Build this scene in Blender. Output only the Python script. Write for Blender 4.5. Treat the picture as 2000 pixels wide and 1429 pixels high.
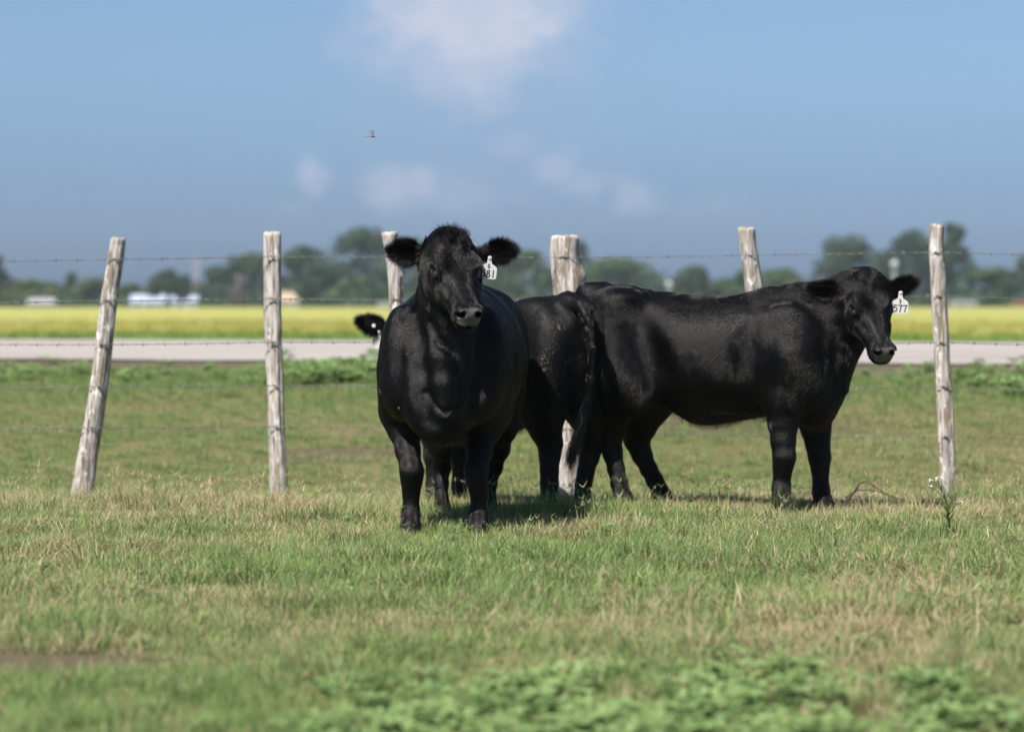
import bpy, math, random
import numpy as np
from mathutils import Vector, Matrix

# ------------------------------------------------------------------ scene, camera, light
for o in list(bpy.data.objects):
    bpy.data.objects.remove(o)
SC = bpy.context.scene
COL = SC.collection
random.seed(7)
RNG = np.random.default_rng(7)

F = 4722.2                      # focal length in pixels of the 2000 px wide photograph (85 mm)
CAMZ = 1.12
TH = math.atan(122.5 / F)       # slight downward pitch
cam_d = bpy.data.cameras.new('camera')
cam_d.sensor_width = 36.0
cam_d.lens = 85.0
cam_d.clip_start = 0.1
cam_d.clip_end = 9000
cam_d.dof.use_dof = True
cam_d.dof.focus_distance = 11.62
cam_d.dof.aperture_fstop = 1.8
cam_d.dof.aperture_blades = 0
cam = bpy.data.objects.new('camera', cam_d)
COL.objects.link(cam)
cam.location = (0, 0, CAMZ)
cam.rotation_euler = (math.pi / 2 - TH, 0, 0)
SC.camera = cam

SUN_EL = math.radians(54)
SUN_AZ = math.radians(216)      # compass-like: 0 = +Y, clockwise; behind the camera, to its left
sun_dir = Vector((math.sin(SUN_AZ) * math.cos(SUN_EL), math.cos(SUN_AZ) * math.cos(SUN_EL), math.sin(SUN_EL)))
sl = bpy.data.lights.new('sun', 'SUN')
sl.energy = 5.0
sl.angle = math.radians(0.53)
sl.color = (1.0, 0.94, 0.86)
sun = bpy.data.objects.new('sun', sl)
COL.objects.link(sun)
sun.rotation_euler = sun_dir.to_track_quat('Z', 'Y').to_euler()
sun.location = (-20, -20, 40)

SC.view_settings.view_transform = 'Standard'
SC.view_settings.look = 'None'
SC.view_settings.exposure = 1.04
SC.view_settings.gamma = 1.0
SC.view_settings.use_curve_mapping = False
SC.render.engine = 'CYCLES'
cy = SC.cycles
cy.max_bounces = 6
cy.diffuse_bounces = 3
cy.glossy_bounces = 3
cy.transmission_bounces = 4
cy.volume_bounces = 1
cy.transparent_max_bounces = 12
cy.caustics_reflective = False
cy.caustics_refractive = False
cy.use_denoising = True
cy.sample_clamp_indirect = 6


def P(px, py, y):
    """world point at distance y that the photograph shows at pixel (px, py)"""
    c, s = math.cos(TH), math.sin(TH)
    u = (px - 1000) / F
    v = (714.5 - py) / F
    d = Vector((u, c + v * s, -s + v * c))
    t = y / d.y
    return Vector((d.x * t, y, CAMZ + d.z * t))


# ------------------------------------------------------------------ node helpers
def nmat(name):
    m = bpy.data.materials.new(name)
    m.use_nodes = True
    nt = m.node_tree
    nt.nodes.clear()
    out = nt.nodes.new('ShaderNodeOutputMaterial')
    return m, nt, out


def N(nt, typ, **kw):
    n = nt.nodes.new(typ)
    for k, v in kw.items():
        if k.startswith('i_'):
            n.inputs[k[2:].replace('_', ' ')].default_value = v
        else:
            setattr(n, k, v)
    return n


def mixc(nt, fac, a, b, blend='MIX'):
    n = nt.nodes.new('ShaderNodeMix')
    n.data_type = 'RGBA'
    n.blend_type = blend
    for sock, v in ((n.inputs[0], fac), (n.inputs[6], a), (n.inputs[7], b)):
        if isinstance(v, (int, float)):
            sock.default_value = v
        elif isinstance(v, tuple):
            sock.default_value = v if len(v) == 4 else (*v, 1)
        else:
            nt.links.new(v, sock)
    return n.outputs[2]


def mth(nt, op, a, b=None, c=None, clamp=False):
    n = nt.nodes.new('ShaderNodeMath')
    n.operation = op
    n.use_clamp = clamp
    for i, v in enumerate((a, b, c)):
        if v is None:
            continue
        if isinstance(v, (int, float)):
            n.inputs[i].default_value = v
        else:
            nt.links.new(v, n.inputs[i])
    return n.outputs[0]


def ramp(nt, fac, stops, interp='LINEAR'):
    n = nt.nodes.new('ShaderNodeValToRGB')
    n.color_ramp.interpolation = interp
    e = n.color_ramp.elements
    while len(e) < len(stops):
        e.new(0.5)
    for el, (p, c) in zip(e, stops):
        el.position = p
        el.color = c if len(c) == 4 else (*c, 1)
    nt.links.new(fac, n.inputs[0])
    return n.outputs[0]


def noise(nt, vec, scale, detail=4, rough=0.55, dist=0.0, out='Fac'):
    n = N(nt, 'ShaderNodeTexNoise')
    n.inputs['Scale'].default_value = scale
    n.inputs['Detail'].default_value = detail
    n.inputs['Roughness'].default_value = rough
    n.inputs['Distortion'].default_value = dist
    if vec is not None:
        nt.links.new(vec, n.inputs['Vector'])
    return n.outputs[out]


def maprange(nt, v, a, b, c=0.0, d=1.0):
    n = N(nt, 'ShaderNodeMapRange')
    n.interpolation_type = 'SMOOTHSTEP'
    nt.links.new(v, n.inputs[0])
    for i, x in enumerate((a, b, c, d)):
        n.inputs[i + 1].default_value = x
    return n.outputs[0]


def scaled(nt, vec, s):
    n = N(nt, 'ShaderNodeVectorMath', operation='MULTIPLY')
    nt.links.new(vec, n.inputs[0])
    n.inputs[1].default_value = s
    return n.outputs[0]


def simple_mat(name, col, rough=0.7, spec=0.3, var=0.15, scale=6.0, bump=0.0, bscale=40.0):
    m, nt, out = nmat(name)
    b = N(nt, 'ShaderNodeBsdfPrincipled')
    tc = N(nt, 'ShaderNodeTexCoord')
    f = noise(nt, tc.outputs['Object'], scale)
    dark = tuple(c * (1 - var) for c in col)
    light = tuple(min(1, c * (1 + var)) for c in col)
    nt.links.new(ramp(nt, f, [(0.3, dark), (0.7, light)]), b.inputs['Base Color'])
    b.inputs['Roughness'].default_value = rough
    b.inputs['Specular IOR Level'].default_value = spec
    if bump:
        bn = N(nt, 'ShaderNodeBump')
        bn.inputs['Strength'].default_value = bump
        bn.inputs['Distance'].default_value = 0.01
        nt.links.new(noise(nt, tc.outputs['Object'], bscale), bn.inputs['Height'])
        nt.links.new(bn.outputs[0], b.inputs['Normal'])
    nt.links.new(b.outputs[0], out.inputs[0])
    return m


# ------------------------------------------------------------------ world: Nishita sky with soft clouds
W = bpy.data.worlds.new('World')
SC.world = W
W.use_nodes = True
nt = W.node_tree
nt.nodes.clear()
wout = nt.nodes.new('ShaderNodeOutputWorld')
bg = nt.nodes.new('ShaderNodeBackground')
sky = N(nt, 'ShaderNodeTexSky', sky_type='NISHITA')
sky.sun_disc = False
sky.sun_elevation = SUN_EL
sky.sun_rotation = SUN_AZ
sky.air_density = 1.2
sky.dust_density = 1.0
sky.ozone_density = 2.0
sky.altitude = 0
bg.inputs['Strength'].default_value = 0.051
tc = N(nt, 'ShaderNodeTexCoord')
dirv = tc.outputs['Generated']
sep = N(nt, 'ShaderNodeSeparateXYZ')
nt.links.new(dirv, sep.inputs[0])
# a hazy storm-grey veil deepens the low sky
veil = maprange(nt, sep.outputs['Z'], 0.30, 0.0)
skycol = mixc(nt, veil, sky.outputs[0], (0.545, 0.69, 1.07), 'MULTIPLY')
skycol = mixc(nt, 1.0, skycol, (0.925, 1.005, 1.06), 'MULTIPLY')
skycol = mixc(nt, maprange(nt, sep.outputs['Z'], .105, .015), skycol, (.70, .77, .97), 'MULTIPLY')
wn = noise(nt, scaled(nt, dirv, (1, 1, 1.6)), 16, 5, 0.6, 0.0)
wn2 = noise(nt, scaled(nt, dirv, (1, 1, 1.6)), 55, 5, 0.6, 0.0)


def cloud_mask(px, py, rx, ry, soft=0.55, wob=0.9):
    d = (P(px, py, 10) - Vector((0, 0, CAMZ))).normalized()
    vs = N(nt, 'ShaderNodeVectorMath', operation='SUBTRACT')
    nt.links.new(dirv, vs.inputs[0])
    vs.inputs[1].default_value = d
    vm = scaled(nt, vs.outputs[0], (F / rx, 0.0, F / ry))
    ln = N(nt, 'ShaderNodeVectorMath', operation='LENGTH')
    nt.links.new(vm, ln.inputs[0])
    # only in front of the viewer
    r = ln.outputs['Value']
    w = mth(nt, 'MULTIPLY', mth(nt, 'SUBTRACT', wn, 0.5), wob * 2.2)
    w2 = mth(nt, 'MULTIPLY', mth(nt, 'SUBTRACT', wn2, 0.5), wob * 1.5)
    r2 = mth(nt, 'ADD', mth(nt, 'ADD', r, w), w2)
    m = maprange(nt, r2, 1.0 + soft, 1.0 - soft)
    front = mth(nt, 'GREATER_THAN', sep.outputs['Y'], 0.0)
    return mth(nt, 'MULTIPLY', m, front)


def add_mask(a, b):
    return mth(nt, 'MAXIMUM', a, b)


cl = mth(nt, 'MULTIPLY', cloud_mask(925, 5, 180, 105, 0.6, 1.0), 0.70)
cl = add_mask(cl, mth(nt, 'MULTIPLY', cloud_mask(935, 95, 80, 95, 0.75, 1.1), 0.46))
cl = add_mask(cl, mth(nt, 'MULTIPLY', cloud_mask(925, 30, 190, 120, 0.7, 1.0), 0.45))
billow = noise(nt, scaled(nt, dirv, (1, 1, 1.3)), 38, 6, .62)
cl = mth(nt, 'MULTIPLY', cl, maprange(nt, billow, .25, .70, .78, 1.12))
for (cx, cyy, rx, ry, k) in ((605, 330, 34, 40, .34), (612, 368, 28, 24, .24), (750, 360, 44, 34, .32), (815, 355, 24, 26, .28), (850, 385, 110, 24, .13), (565, 405, 50, 16, .10),
                             (1090, 330, 36, 28, .24), (1130, 362, 40, 26, .20), (1245, 378, 40, 30, .22), (1000, 280, 40, 20, .10), (1400, 400, 60, 24, .07)):
    cl = add_mask(cl, mth(nt, 'MULTIPLY', cloud_mask(cx, cyy, rx, ry, 0.85, 1.5), k))
shade = mth(nt, 'MULTIPLY', cloud_mask(940, 150, 230, 200, 0.9, .8), 0.30)
skycol = mixc(nt, shade, skycol, (3.2, 4.0, 5.6))
skycol = mixc(nt, cl, skycol, (6.3, 6.4, 7.5))
nt.links.new(skycol, bg.inputs['Color'])
nt.links.new(bg.outputs[0], wout.inputs[0])


# ------------------------------------------------------------------ object helpers
def link_mesh(name, me, mat=None, parent=None):
    o = bpy.data.objects.new(name, me)
    COL.objects.link(o)
    if mat is not None:
        for m in (mat if isinstance(mat, (list, tuple)) else [mat]):
            me.materials.append(m)
    if parent is not None:
        o.parent = parent
    return o


def np_mesh(name, V, faces, smooth=True):
    """faces: (n,k) int array, all with the same number of corners"""
    V = np.asarray(V, dtype=np.float32)
    faces = np.asarray(faces, dtype=np.int32)
    me = bpy.data.meshes.new(name)
    n, k = faces.shape
    me.vertices.add(len(V))
    me.vertices.foreach_set('co', V.ravel())
    me.loops.add(n * k)
    me.loops.foreach_set('vertex_index', faces.ravel())
    me.polygons.add(n)
    me.polygons.foreach_set('loop_start', np.arange(0, n * k, k, dtype=np.int32))
    me.polygons.foreach_set('use_smooth', np.full(n, smooth, dtype=bool))
    me.update(calc_edges=True)
    me.validate()
    return me


def tag(o, label=None, cat=None, group=None, kind=None):
    if label: o['label'] = label
    if cat: o['category'] = cat
    if group: o['group'] = group
    if kind: o['kind'] = kind
    return o


def empty(name, loc, rz=0.0):
    o = bpy.data.objects.new(name, None)
    COL.objects.link(o)
    o.location = loc
    o.rotation_euler = (0, 0, rz)
    o.empty_display_size = 0.2
    return o


class MB:
    """collects polygons of mixed size"""
    def __init__(self):
        self.v, self.f, self.mi = [], [], []

    def box(self, c, s, rz=0.0, mi=0):
        b = len(self.v)
        ca, sa = math.cos(rz), math.sin(rz)
        for dz in (-.5, .5):
            for dx, dy in ((-.5, -.5), (.5, -.5), (.5, .5), (-.5, .5)):
                x, y = dx * s[0], dy * s[1]
                self.v.append((c[0] + x * ca - y * sa, c[1] + x * sa + y * ca, c[2] + dz * s[2]))
        for q in ((3, 2, 1, 0), (4, 5, 6, 7), (0, 1, 5, 4), (1, 2, 6, 5), (2, 3, 7, 6), (3, 0, 4, 7)):
            self.f.append(tuple(b + i for i in q)); self.mi.append(mi)

    def poly(self, pts, mi=0):
        b = len(self.v)
        self.v += [tuple(p) for p in pts]
        self.f.append(tuple(range(b, b + len(pts)))); self.mi.append(mi)

    def tube(self, pts, radii, n=6, mi=0, cap=True):
        pts = [Vector(p) for p in pts]
        if not hasattr(radii, '__len__'):
            radii = [radii] * len(pts)
        b0 = len(self.v)
        t0 = (pts[1] - pts[0]).normalized()
        ref = Vector((0, 0, 1)) if abs(t0.z) < 0.9 else Vector((1, 0, 0))
        u = t0.cross(ref).normalized()
        for i, p in enumerate(pts):
            t = (pts[min(i + 1, len(pts) - 1)] - pts[max(i - 1, 0)]).normalized()
            u = (u - t * u.dot(t)).normalized()
            w = t.cross(u)
            for k in range(n):
                a = 2 * math.pi * k / n
                self.v.append(tuple(p + (u * math.cos(a) + w * math.sin(a)) * radii[i]))
        for i in range(len(pts) - 1):
            for k in range(n):
                a, b = b0 + i * n + k, b0 + i * n + (k + 1) % n
                self.f.append((a, b, b + n, a + n)); self.mi.append(mi)
        if cap:
            self.f.append(tuple(b0 + k for k in reversed(range(n)))); self.mi.append(mi)
            e = b0 + (len(pts) - 1) * n
            self.f.append(tuple(e + k for k in range(n))); self.mi.append(mi)

    def mesh(self, name, smooth=False):
        me = bpy.data.meshes.new(name)
        me.from_pydata(self.v, [], self.f)
        me.polygons.foreach_set('material_index', self.mi)
        me.polygons.foreach_set('use_smooth', [smooth] * len(self.f))
        me.update()
        return me

    def build(self, name, mat, parent=None, smooth=False):
        return link_mesh(name, self.mesh(name, smooth), mat, parent)


def vnoise2(x, y, seed=0):
    """smooth value noise on numpy arrays, about -1..1"""
    r = np.random.default_rng(seed).uniform(-1, 1, (256, 256))
    xi, yi = np.floor(x).astype(int), np.floor(y).astype(int)
    fx, fy = x - xi, y - yi
    fx, fy = fx * fx * (3 - 2 * fx), fy * fy * (3 - 2 * fy)
    a, b = r[xi & 255, yi & 255], r[(xi + 1) & 255, yi & 255]
    c, d = r[xi & 255, (yi + 1) & 255], r[(xi + 1) & 255, (yi + 1) & 255]
    return (a * (1 - fx) + b * fx) * (1 - fy) + (c * (1 - fx) + d * fx) * fy


def vnoise3(p, seed=0):
    r = np.random.default_rng(seed).uniform(-1, 1, (64, 64, 64))
    p = np.asarray(p, float) + 100.0
    i = np.floor(p).astype(int); f = p - i
    f = f * f * (3 - 2 * f)
    o = 0
    for a in (0, 1):
        for b_ in (0, 1):
            for c_ in (0, 1):
                w = (f[:, 0] if a else 1 - f[:, 0]) * (f[:, 1] if b_ else 1 - f[:, 1]) * (f[:, 2] if c_ else 1 - f[:, 2])
                o = o + w * r[(i[:, 0] + a) & 63, (i[:, 1] + b_) & 63, (i[:, 2] + c_) & 63]
    return o


def fbm2(x, y, seed=0, oct=4):
    s, a = 0, 1.0
    for i in range(oct):
        s = s + a * vnoise2(x * 2 ** i + 17.3 * i, y * 2 ** i + 9.1 * i, seed + i)
        a *= 0.5
    return s / 1.6


# ------------------------------------------------------------------ terrain
_ty = np.array([-60, 0, 11.0, 12.2, 13.0, 14.0, 15.2, 16.4, 17.4, 18.6, 22, 25.4, 26.3, 29, 31.5, 34, 36.2, 37.4, 39, 60, 420, 9000.])
_tz = np.array([0, 0, 0, -.003, -.015, -.05, -.12, -.19, -.20, -.125, .14, .375, .475, .53, .56, .565, .54, .44, .30, .28, .28, .28])
_fy = np.concatenate([np.linspace(-60, 11, 40), np.arange(11.1, 42, .1), np.linspace(42.5, 9000, 200)])
_fz = np.interp(_fy, _ty, _tz)
_k = np.hanning(13); _k /= _k.sum()
_fz[50:330] = np.convolve(_fz, _k, 'same')[50:330]


def shear(x, y):
    t = np.clip((y - 16.0) / 8.0, 0, 1) * np.clip((400 - y) / 300., 0, 1)
    return y + 0.20 * np.clip(x, -40, 40) * t


def gz(x, y):
    x, y = np.asarray(x, float), np.asarray(y, float)
    z = np.interp(shear(x, y), _fy, _fz)
    near = np.clip((26 - y) / 4., 0, 1) * np.clip((y + 3) / 3, 0, 1)
    z = z + near * (0.012 * fbm2(x * .8 + 40, y * .8 + 40, 3, 3) + 0.008 * vnoise2(x * 3 + 80, y * 3 + 80, 9))
    bank = np.clip((y - 16) / 2, 0, 1) * np.clip((25.5 - shear(x, y)) / 3, 0, 1)
    return z + bank * 0.05 * fbm2(x * .6 + 90, y * .6 + 90, 21, 3)


ys = np.concatenate([np.arange(-40, 4, 2.0), np.arange(4, 27, .12), np.arange(27, 44, .35), np.geomspace(44, 8000, 60)])
us = np.linspace(-1, 1, 161)
us = np.sign(us) * np.abs(us) ** 1.25
hw = np.maximum(9.0, 1.1 * np.abs(ys))
hw = np.where(ys < 27, np.maximum(hw, 10) * .8 + 6, hw + 20)
X = us[None, :] * hw[:, None]
Y = np.repeat(ys[:, None], len(us), 1)
Z = gz(X, Y)
V = np.stack([X, Y, Z], -1).reshape(-1, 3)
ny, nx = X.shape
I = np.arange(ny * nx).reshape(ny, nx)
Q = np.stack([I[:-1, :-1], I[:-1, 1:], I[1:, 1:], I[1:, :-1]], -1).reshape(-1, 4)

m_ground, nt, out = nmat('pasture_soil_and_thatch')
g = N(nt, 'ShaderNodeNewGeometry')
pos = g.outputs['Position']
b = N(nt, 'ShaderNodeBsdfPrincipled')
n1 = noise(nt, pos, 0.9, 5, 0.6)
n2 = noise(nt, pos, 14, 6, 0.7)
n3 = noise(nt, pos, 90, 4, 0.7)
base = ramp(nt, n1, [(0.38, (.085, .105, .03)), (0.55, (.12, .115, .045)), (0.68, (.18, .135, .075))])
base = mixc(nt, ramp(nt, n2, [(0.35, (0, 0, 0)), (0.7, (1, 1, 1))]), base, (.05, .06, .022))
base = mixc(nt, ramp(nt, n3, [(0.45, (0, 0, 0)), (0.75, (1, 1, 1))]), base, (.19, .15, .085))
# two trodden bare places
for (bx, by, r) in ((-1.58, 7.52, .36), (-1.2, 19.2, .5), (2.0, 20.8, .7)):
    vs = N(nt, 'ShaderNodeVectorMath', operation='SUBTRACT')
    nt.links.new(pos, vs.inputs[0]); vs.inputs[1].default_value = (bx, by, 0)
    ln = N(nt, 'ShaderNodeVectorMath', operation='LENGTH')
    nt.links.new(scaled(nt, vs.outputs[0], (.55, 1, 0)), ln.inputs[0])
    rr = mth(nt, 'ADD', ln.outputs['Value'], mth(nt, 'MULTIPLY', mth(nt, 'SUBTRACT', n2, .5), .5))
    base = mixc(nt, mth(nt, 'MULTIPLY', maprange(nt, rr, r * 1.15, r * .7), .7), base, mixc(nt, n3, (.045, .032, .027), (.13, .09, .07)))
sx = N(nt, 'ShaderNodeSeparateXYZ'); nt.links.new(pos, sx.inputs[0])
vy = mth(nt, 'ADD', mth(nt, 'ADD', sx.outputs['Y'], mth(nt, 'MULTIPLY', sx.outputs['X'], .2)), mth(nt, 'MULTIPLY', n1, 1.2))
verge = mth(nt, 'MULTIPLY', maprange(nt, vy, 25.7, 26.2), maprange(nt, vy, 27.6, 27.0))
base = mixc(nt, mth(nt, 'MULTIPLY', verge, .85), base, (.085, .065, .052))
nt.links.new(base, b.inputs['Base Color'])
b.inputs['Roughness'].default_value = 0.95
b.inputs['Specular IOR Level'].default_value = 0.1
bn = N(nt, 'ShaderNodeBump'); bn.inputs['Strength'].default_value = .9; bn.inputs['Distance'].default_value = .03
nt.links.new(n2, bn.inputs['Height']); nt.links.new(bn.outputs[0], b.inputs['Normal'])
nt.links.new(b.outputs[0], out.inputs[0])
ground = link_mesh('ground', np_mesh('ground', V, Q), m_ground)
tag(ground, kind='structure')

# gravel road
xs = np.arange(-90, 90.1, 0.9)
ts = np.linspace(26.25, 36.1, 28)
Xr = np.repeat(xs[None, :], len(ts), 0)
edge = np.zeros_like(Xr)
edge[0] = 0.28 * fbm2(xs * .9 + 50, xs * 0 + 3, 5, 3)
edge[-1] = 0.25 * fbm2(xs * .9 + 80, xs * 0 + 3, 6, 3)
Yr = (ts[:, None] + edge) - 0.20 * np.clip(Xr, -40, 40)
Zr = gz(Xr, Yr) + 0.02
I = np.arange(Xr.size).reshape(Xr.shape)
Q = np.stack([I[:-1, :-1], I[:-1, 1:], I[1:, 1:], I[1:, :-1]], -1).reshape(-1, 4)
m_road, nt, out = nmat('crushed_limestone_gravel')
g = N(nt, 'ShaderNodeNewGeometry'); pos = g.outputs['Position']
b = N(nt, 'ShaderNodeBsdfPrincipled')
c = ramp(nt, noise(nt, scaled(nt, pos, (.25, 1, 1)), 1.1, 6, .65), [(.3, (.235, .21, .197)), (.55, (.295, .27, .256)), (.75, (.34, .312, .302))])
c = mixc(nt, ramp(nt, noise(nt, pos, 45, 4, .7), [(.4, (0, 0, 0)), (.7, (.5, .5, .5))]), c, (.25, .225, .21))
nt.links.new(c, b.inputs['Base Color']); b.inputs['Roughness'].default_value = .95
b.inputs['Specular IOR Level'].default_value = .15
bn = N(nt, 'ShaderNodeBump'); bn.inputs['Strength'].default_value = .6; bn.inputs['Distance'].default_value = .02
nt.links.new(noise(nt, pos, 60, 4, .7), bn.inputs['Height']); nt.links.new(bn.outputs[0], b.inputs['Normal'])
nt.links.new(b.outputs[0], out.inputs[0])
tag(link_mesh('gravel_road', np_mesh('gravel_road', np.stack([Xr, Yr, Zr], -1).reshape(-1, 3), Q), m_road), kind='structure')

# ------------------------------------------------------------------ plants scattered over the ground
def leafy_mat(name, cols, dry_cols=None, trans=0.3, rough=0.55):
    """cols: dark and light leaf colours; 'dry' per instance gives the share of straw-coloured blades; 'rnd' is per blade"""
    m, nt, out = nmat(name)
    b = N(nt, 'ShaderNodeBsdfPrincipled')
    at = N(nt, 'ShaderNodeAttribute', attribute_type='GEOMETRY', attribute_name='rnd')
    at2 = N(nt, 'ShaderNodeAttribute', attribute_type='GEOMETRY', attribute_name='rnd2')
    oi = N(nt, 'ShaderNodeObjectInfo')
    col = mixc(nt, at2.outputs['Fac'], cols[0], cols[1])
    col = mixc(nt, mth(nt, 'MULTIPLY', oi.outputs['Random'], .6), col, cols[2])
    if dry_cols:
        ins = N(nt, 'ShaderNodeAttribute', attribute_type='INSTANCER', attribute_name='dry')
        isdry = mth(nt, 'LESS_THAN', at.outputs['Fac'], ins.outputs['Fac'])
        col = mixc(nt, isdry, col, mixc(nt, at2.outputs['Fac'], dry_cols[0], dry_cols[1]))
    nt.links.new(col, b.inputs['Base Color'])
    b.inputs['Roughness'].default_value = rough
    b.inputs['Specular IOR Level'].default_value = .12
    tr = N(nt, 'ShaderNodeBsdfTranslucent')
    nt.links.new(col, tr.inputs['Color'])
    mx = N(nt, 'ShaderNodeMixShader'); mx.inputs[0].default_value = trans
    nt.links.new(b.outputs[0], mx.inputs[1]); nt.links.new(tr.outputs[0], mx.inputs[2])
    nt.links.new(mx.outputs[0], out.inputs[0])
    return m


def blades_mesh(name, specs):
    """specs: list of (root xyz, azimuth, length, width, lean0, curl, rnd); strips of 3 quads"""
    V, Q, R1, R2 = [], [], [], []
    rr = random.Random(hash(name) % 1000 if False else len(specs))
    for (x, y, z), az, L, w, lean, curl, rnd in specs:
        b0 = len(V)
        ca, sa = math.cos(az), math.sin(az)
        px, pz, ang = 0.0, 0.0, lean
        r2 = rr.random()
        nseg = 3
        for i in range(nseg + 1):
            t = i / nseg
            ww = w * (1 - t ** 1.6) * .5 + w * .04
            for s in (-1, 1):
                V.append((x + ca * px - sa * ww * s, y + sa * px + ca * ww * s, z + pz))
            px += math.sin(ang) * L / nseg
            pz += math.cos(ang) * L / nseg
            ang += curl / nseg
        for i in range(nseg):
            a = b0 + 2 * i
            Q.append((a, a + 1, a + 3, a + 2)); R1.append(rnd); R2.append(r2)
    me = np_mesh(name, V, Q, True)
    for nm, arr in (('rnd', R1), ('rnd2', R2)):
        at = me.attributes.new(nm, 'FLOAT', 'FACE')
        at.data.foreach_set('value', np.array(arr, dtype=np.float32))
    return me


def proto_collection(name, meshes, mat):
    c = bpy.data.collections.new(name)
    for i, me in enumerate(meshes):
        me.materials.clear(); me.materials.append(mat)
        c.objects.link(bpy.data.objects.new('%s_%02d' % (name, i), me))
    return c


def scatter(name, coll, pts, rot, scl, var, dry):
    me = bpy.data.meshes.new(name)
    n = len(pts)
    me.vertices.add(n)
    me.vertices.foreach_set('co', np.asarray(pts, np.float32).ravel())
    for nm, typ, arr, key in (('rot', 'FLOAT_VECTOR', rot, 'vector'), ('scl', 'FLOAT', scl, 'value'), ('var', 'INT', var, 'value'), ('dry', 'FLOAT', dry, 'value')):
        a = me.attributes.new(nm, typ, 'POINT')
        a.data.foreach_set(key, np.asarray(arr, np.int32 if typ == 'INT' else np.float32).ravel())
    me.update()
    o = bpy.data.objects.new(name, me)
    COL.objects.link(o)
    ng = bpy.data.node_groups.new(name + '_scatter', 'GeometryNodeTree')
    ng.interface.new_socket('Geometry', in_out='INPUT', socket_type='NodeSocketGeometry')
    ng.interface.new_socket('Geometry', in_out='OUTPUT', socket_type='NodeSocketGeometry')
    gi, go = ng.nodes.new('NodeGroupInput'), ng.nodes.new('NodeGroupOutput')
    ci = ng.nodes.new('GeometryNodeCollectionInfo')
    ci.inputs['Collection'].default_value = coll
    ci.inputs['Separate Children'].default_value = True
    ci.inputs['Reset Children'].default_value = True
    iop = ng.nodes.new('GeometryNodeInstanceOnPoints')
    iop.inputs['Pick Instance'].default_value = True

    def named(nm, typ):
        a = ng.nodes.new('GeometryNodeInputNamedAttribute')
        a.data_type = typ
        a.inputs['Name'].default_value = nm
        return [s for s in a.outputs if s.enabled and s.name == 'Attribute'][0]
    e2r = ng.nodes.new('FunctionNodeEulerToRotation')
    L = ng.links.new
    L(gi.outputs[0], iop.inputs['Points'])
    L(ci.outputs[0], iop.inputs['Instance'])
    L(named('var', 'INT'), iop.inputs['Instance Index'])
    L(named('rot', 'FLOAT_VECTOR'), e2r.inputs[0]); L(e2r.outputs[0], iop.inputs['Rotation'])
    L(named('scl', 'FLOAT'), iop.inputs['Scale'])
    L(iop.outputs[0], go.inputs[0])
    o.modifiers.new('scatter', 'NODES').node_group = ng
    return o


def tuft(n, rad, Lmin, Lmax, w, lean=.55, curl=1.0, seed=0):
    r = random.Random(seed)
    sp = []
    for i in range(n):
        a = r.uniform(0, 6.283); q = rad * math.sqrt(r.random())
        az = r.gauss(a, 1.1)
        sp.append(((q * math.cos(a), q * math.sin(a), -.01), az, r.uniform(Lmin, Lmax), w * r.uniform(.7, 1.25),
                   abs(r.gauss(lean * .5, .3)), abs(r.gauss(curl, .5)), r.random()))
    return sp


GREEN = ((.055, .108, .022), (.325, .400, .150), (.115, .210, .075))
DRY = ((.28, .21, .12), (.56, .45, .30))
m_grass = leafy_mat('pasture_grass_blades', GREEN, DRY, .38)
protos = []
for k in range(5):
    protos.append(blades_mesh('tuft_%d' % k, tuft(66, .085, .035, .085, .0027, 1.5, 1.1, k)))
for k in range(3):        # tall loose tufts
    protos.append(blades_mesh('tuft_tall_%d' % k, tuft(40, .06, .06, .14, .0030, 1.0, 1.2, 30 + k)))
for k in range(3):        # flat mats of stolons
    protos.append(blades_mesh('tuft_mat_%d' % k, tuft(46, .10, .04, .10, .0030, 2.2, .5, 60 + k)))
# seed heads: thin stem with 4 spread fingers
for k in range(3):
    r = random.Random(90 + k)
    sp = []
    for j in range(3):
        a = r.uniform(0, 6.28); x, y = r.uniform(-.05, .05), r.uniform(-.05, .05)
        Ls = r.uniform(.10, .17)
        sp.append(((x, y, -.01), a, Ls, .0028, .12, .05, r.random() * .6))
        tipx = x + math.cos(a) * math.sin(.14) * Ls; tipy = y + math.sin(a) * math.sin(.14) * Ls
        for q in range(4):
            sp.append(((tipx, tipy, Ls * .97 - .01), a + q * 1.57 + r.uniform(-.3, .3), r.uniform(.03, .05), .0030, r.uniform(.6, 1.1), .3, r.random() * .5))
    sp += tuft(20, .07, .05, .10, .0034, .6, 1.0, 95 + k)
    protos.append(blades_mesh('tuft_seed_%d' % k, sp))
# loose dry straws
for k in range(3):
    r = random.Random(120 + k)
    sp = []
    for j in range(7):
        sp.append(((r.uniform(-.1, .1), r.uniform(-.1, .1), r.uniform(.0, .03)), r.uniform(0, 6.28), r.uniform(.06, .17), .0036, r.uniform(.7, 1.4), r.uniform(0, .9), 0.0))
    protos.append(blades_mesh('tuft_zstraw_%d' % k, sp))
# names sort as: tuft_0-4 tuft_mat tuft_seed tuft_tall tuft_zstraw -> build the collection in that order
order = protos[0:5] + protos[8:11] + protos[11:14] + protos[5:8] + protos[14:17]
VAR = dict(short=(0, 5), mat=(5, 8), seed=(8, 11), tall=(11, 14), straw=(14, 17))
c_grass = proto_collection('grass_tuft', order, m_grass)


def blob(x, y, cx, cy_, rx, ry):
    return np.exp(-(((x - cx) / rx) ** 2 + ((y - cy_) / ry) ** 2))


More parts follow.
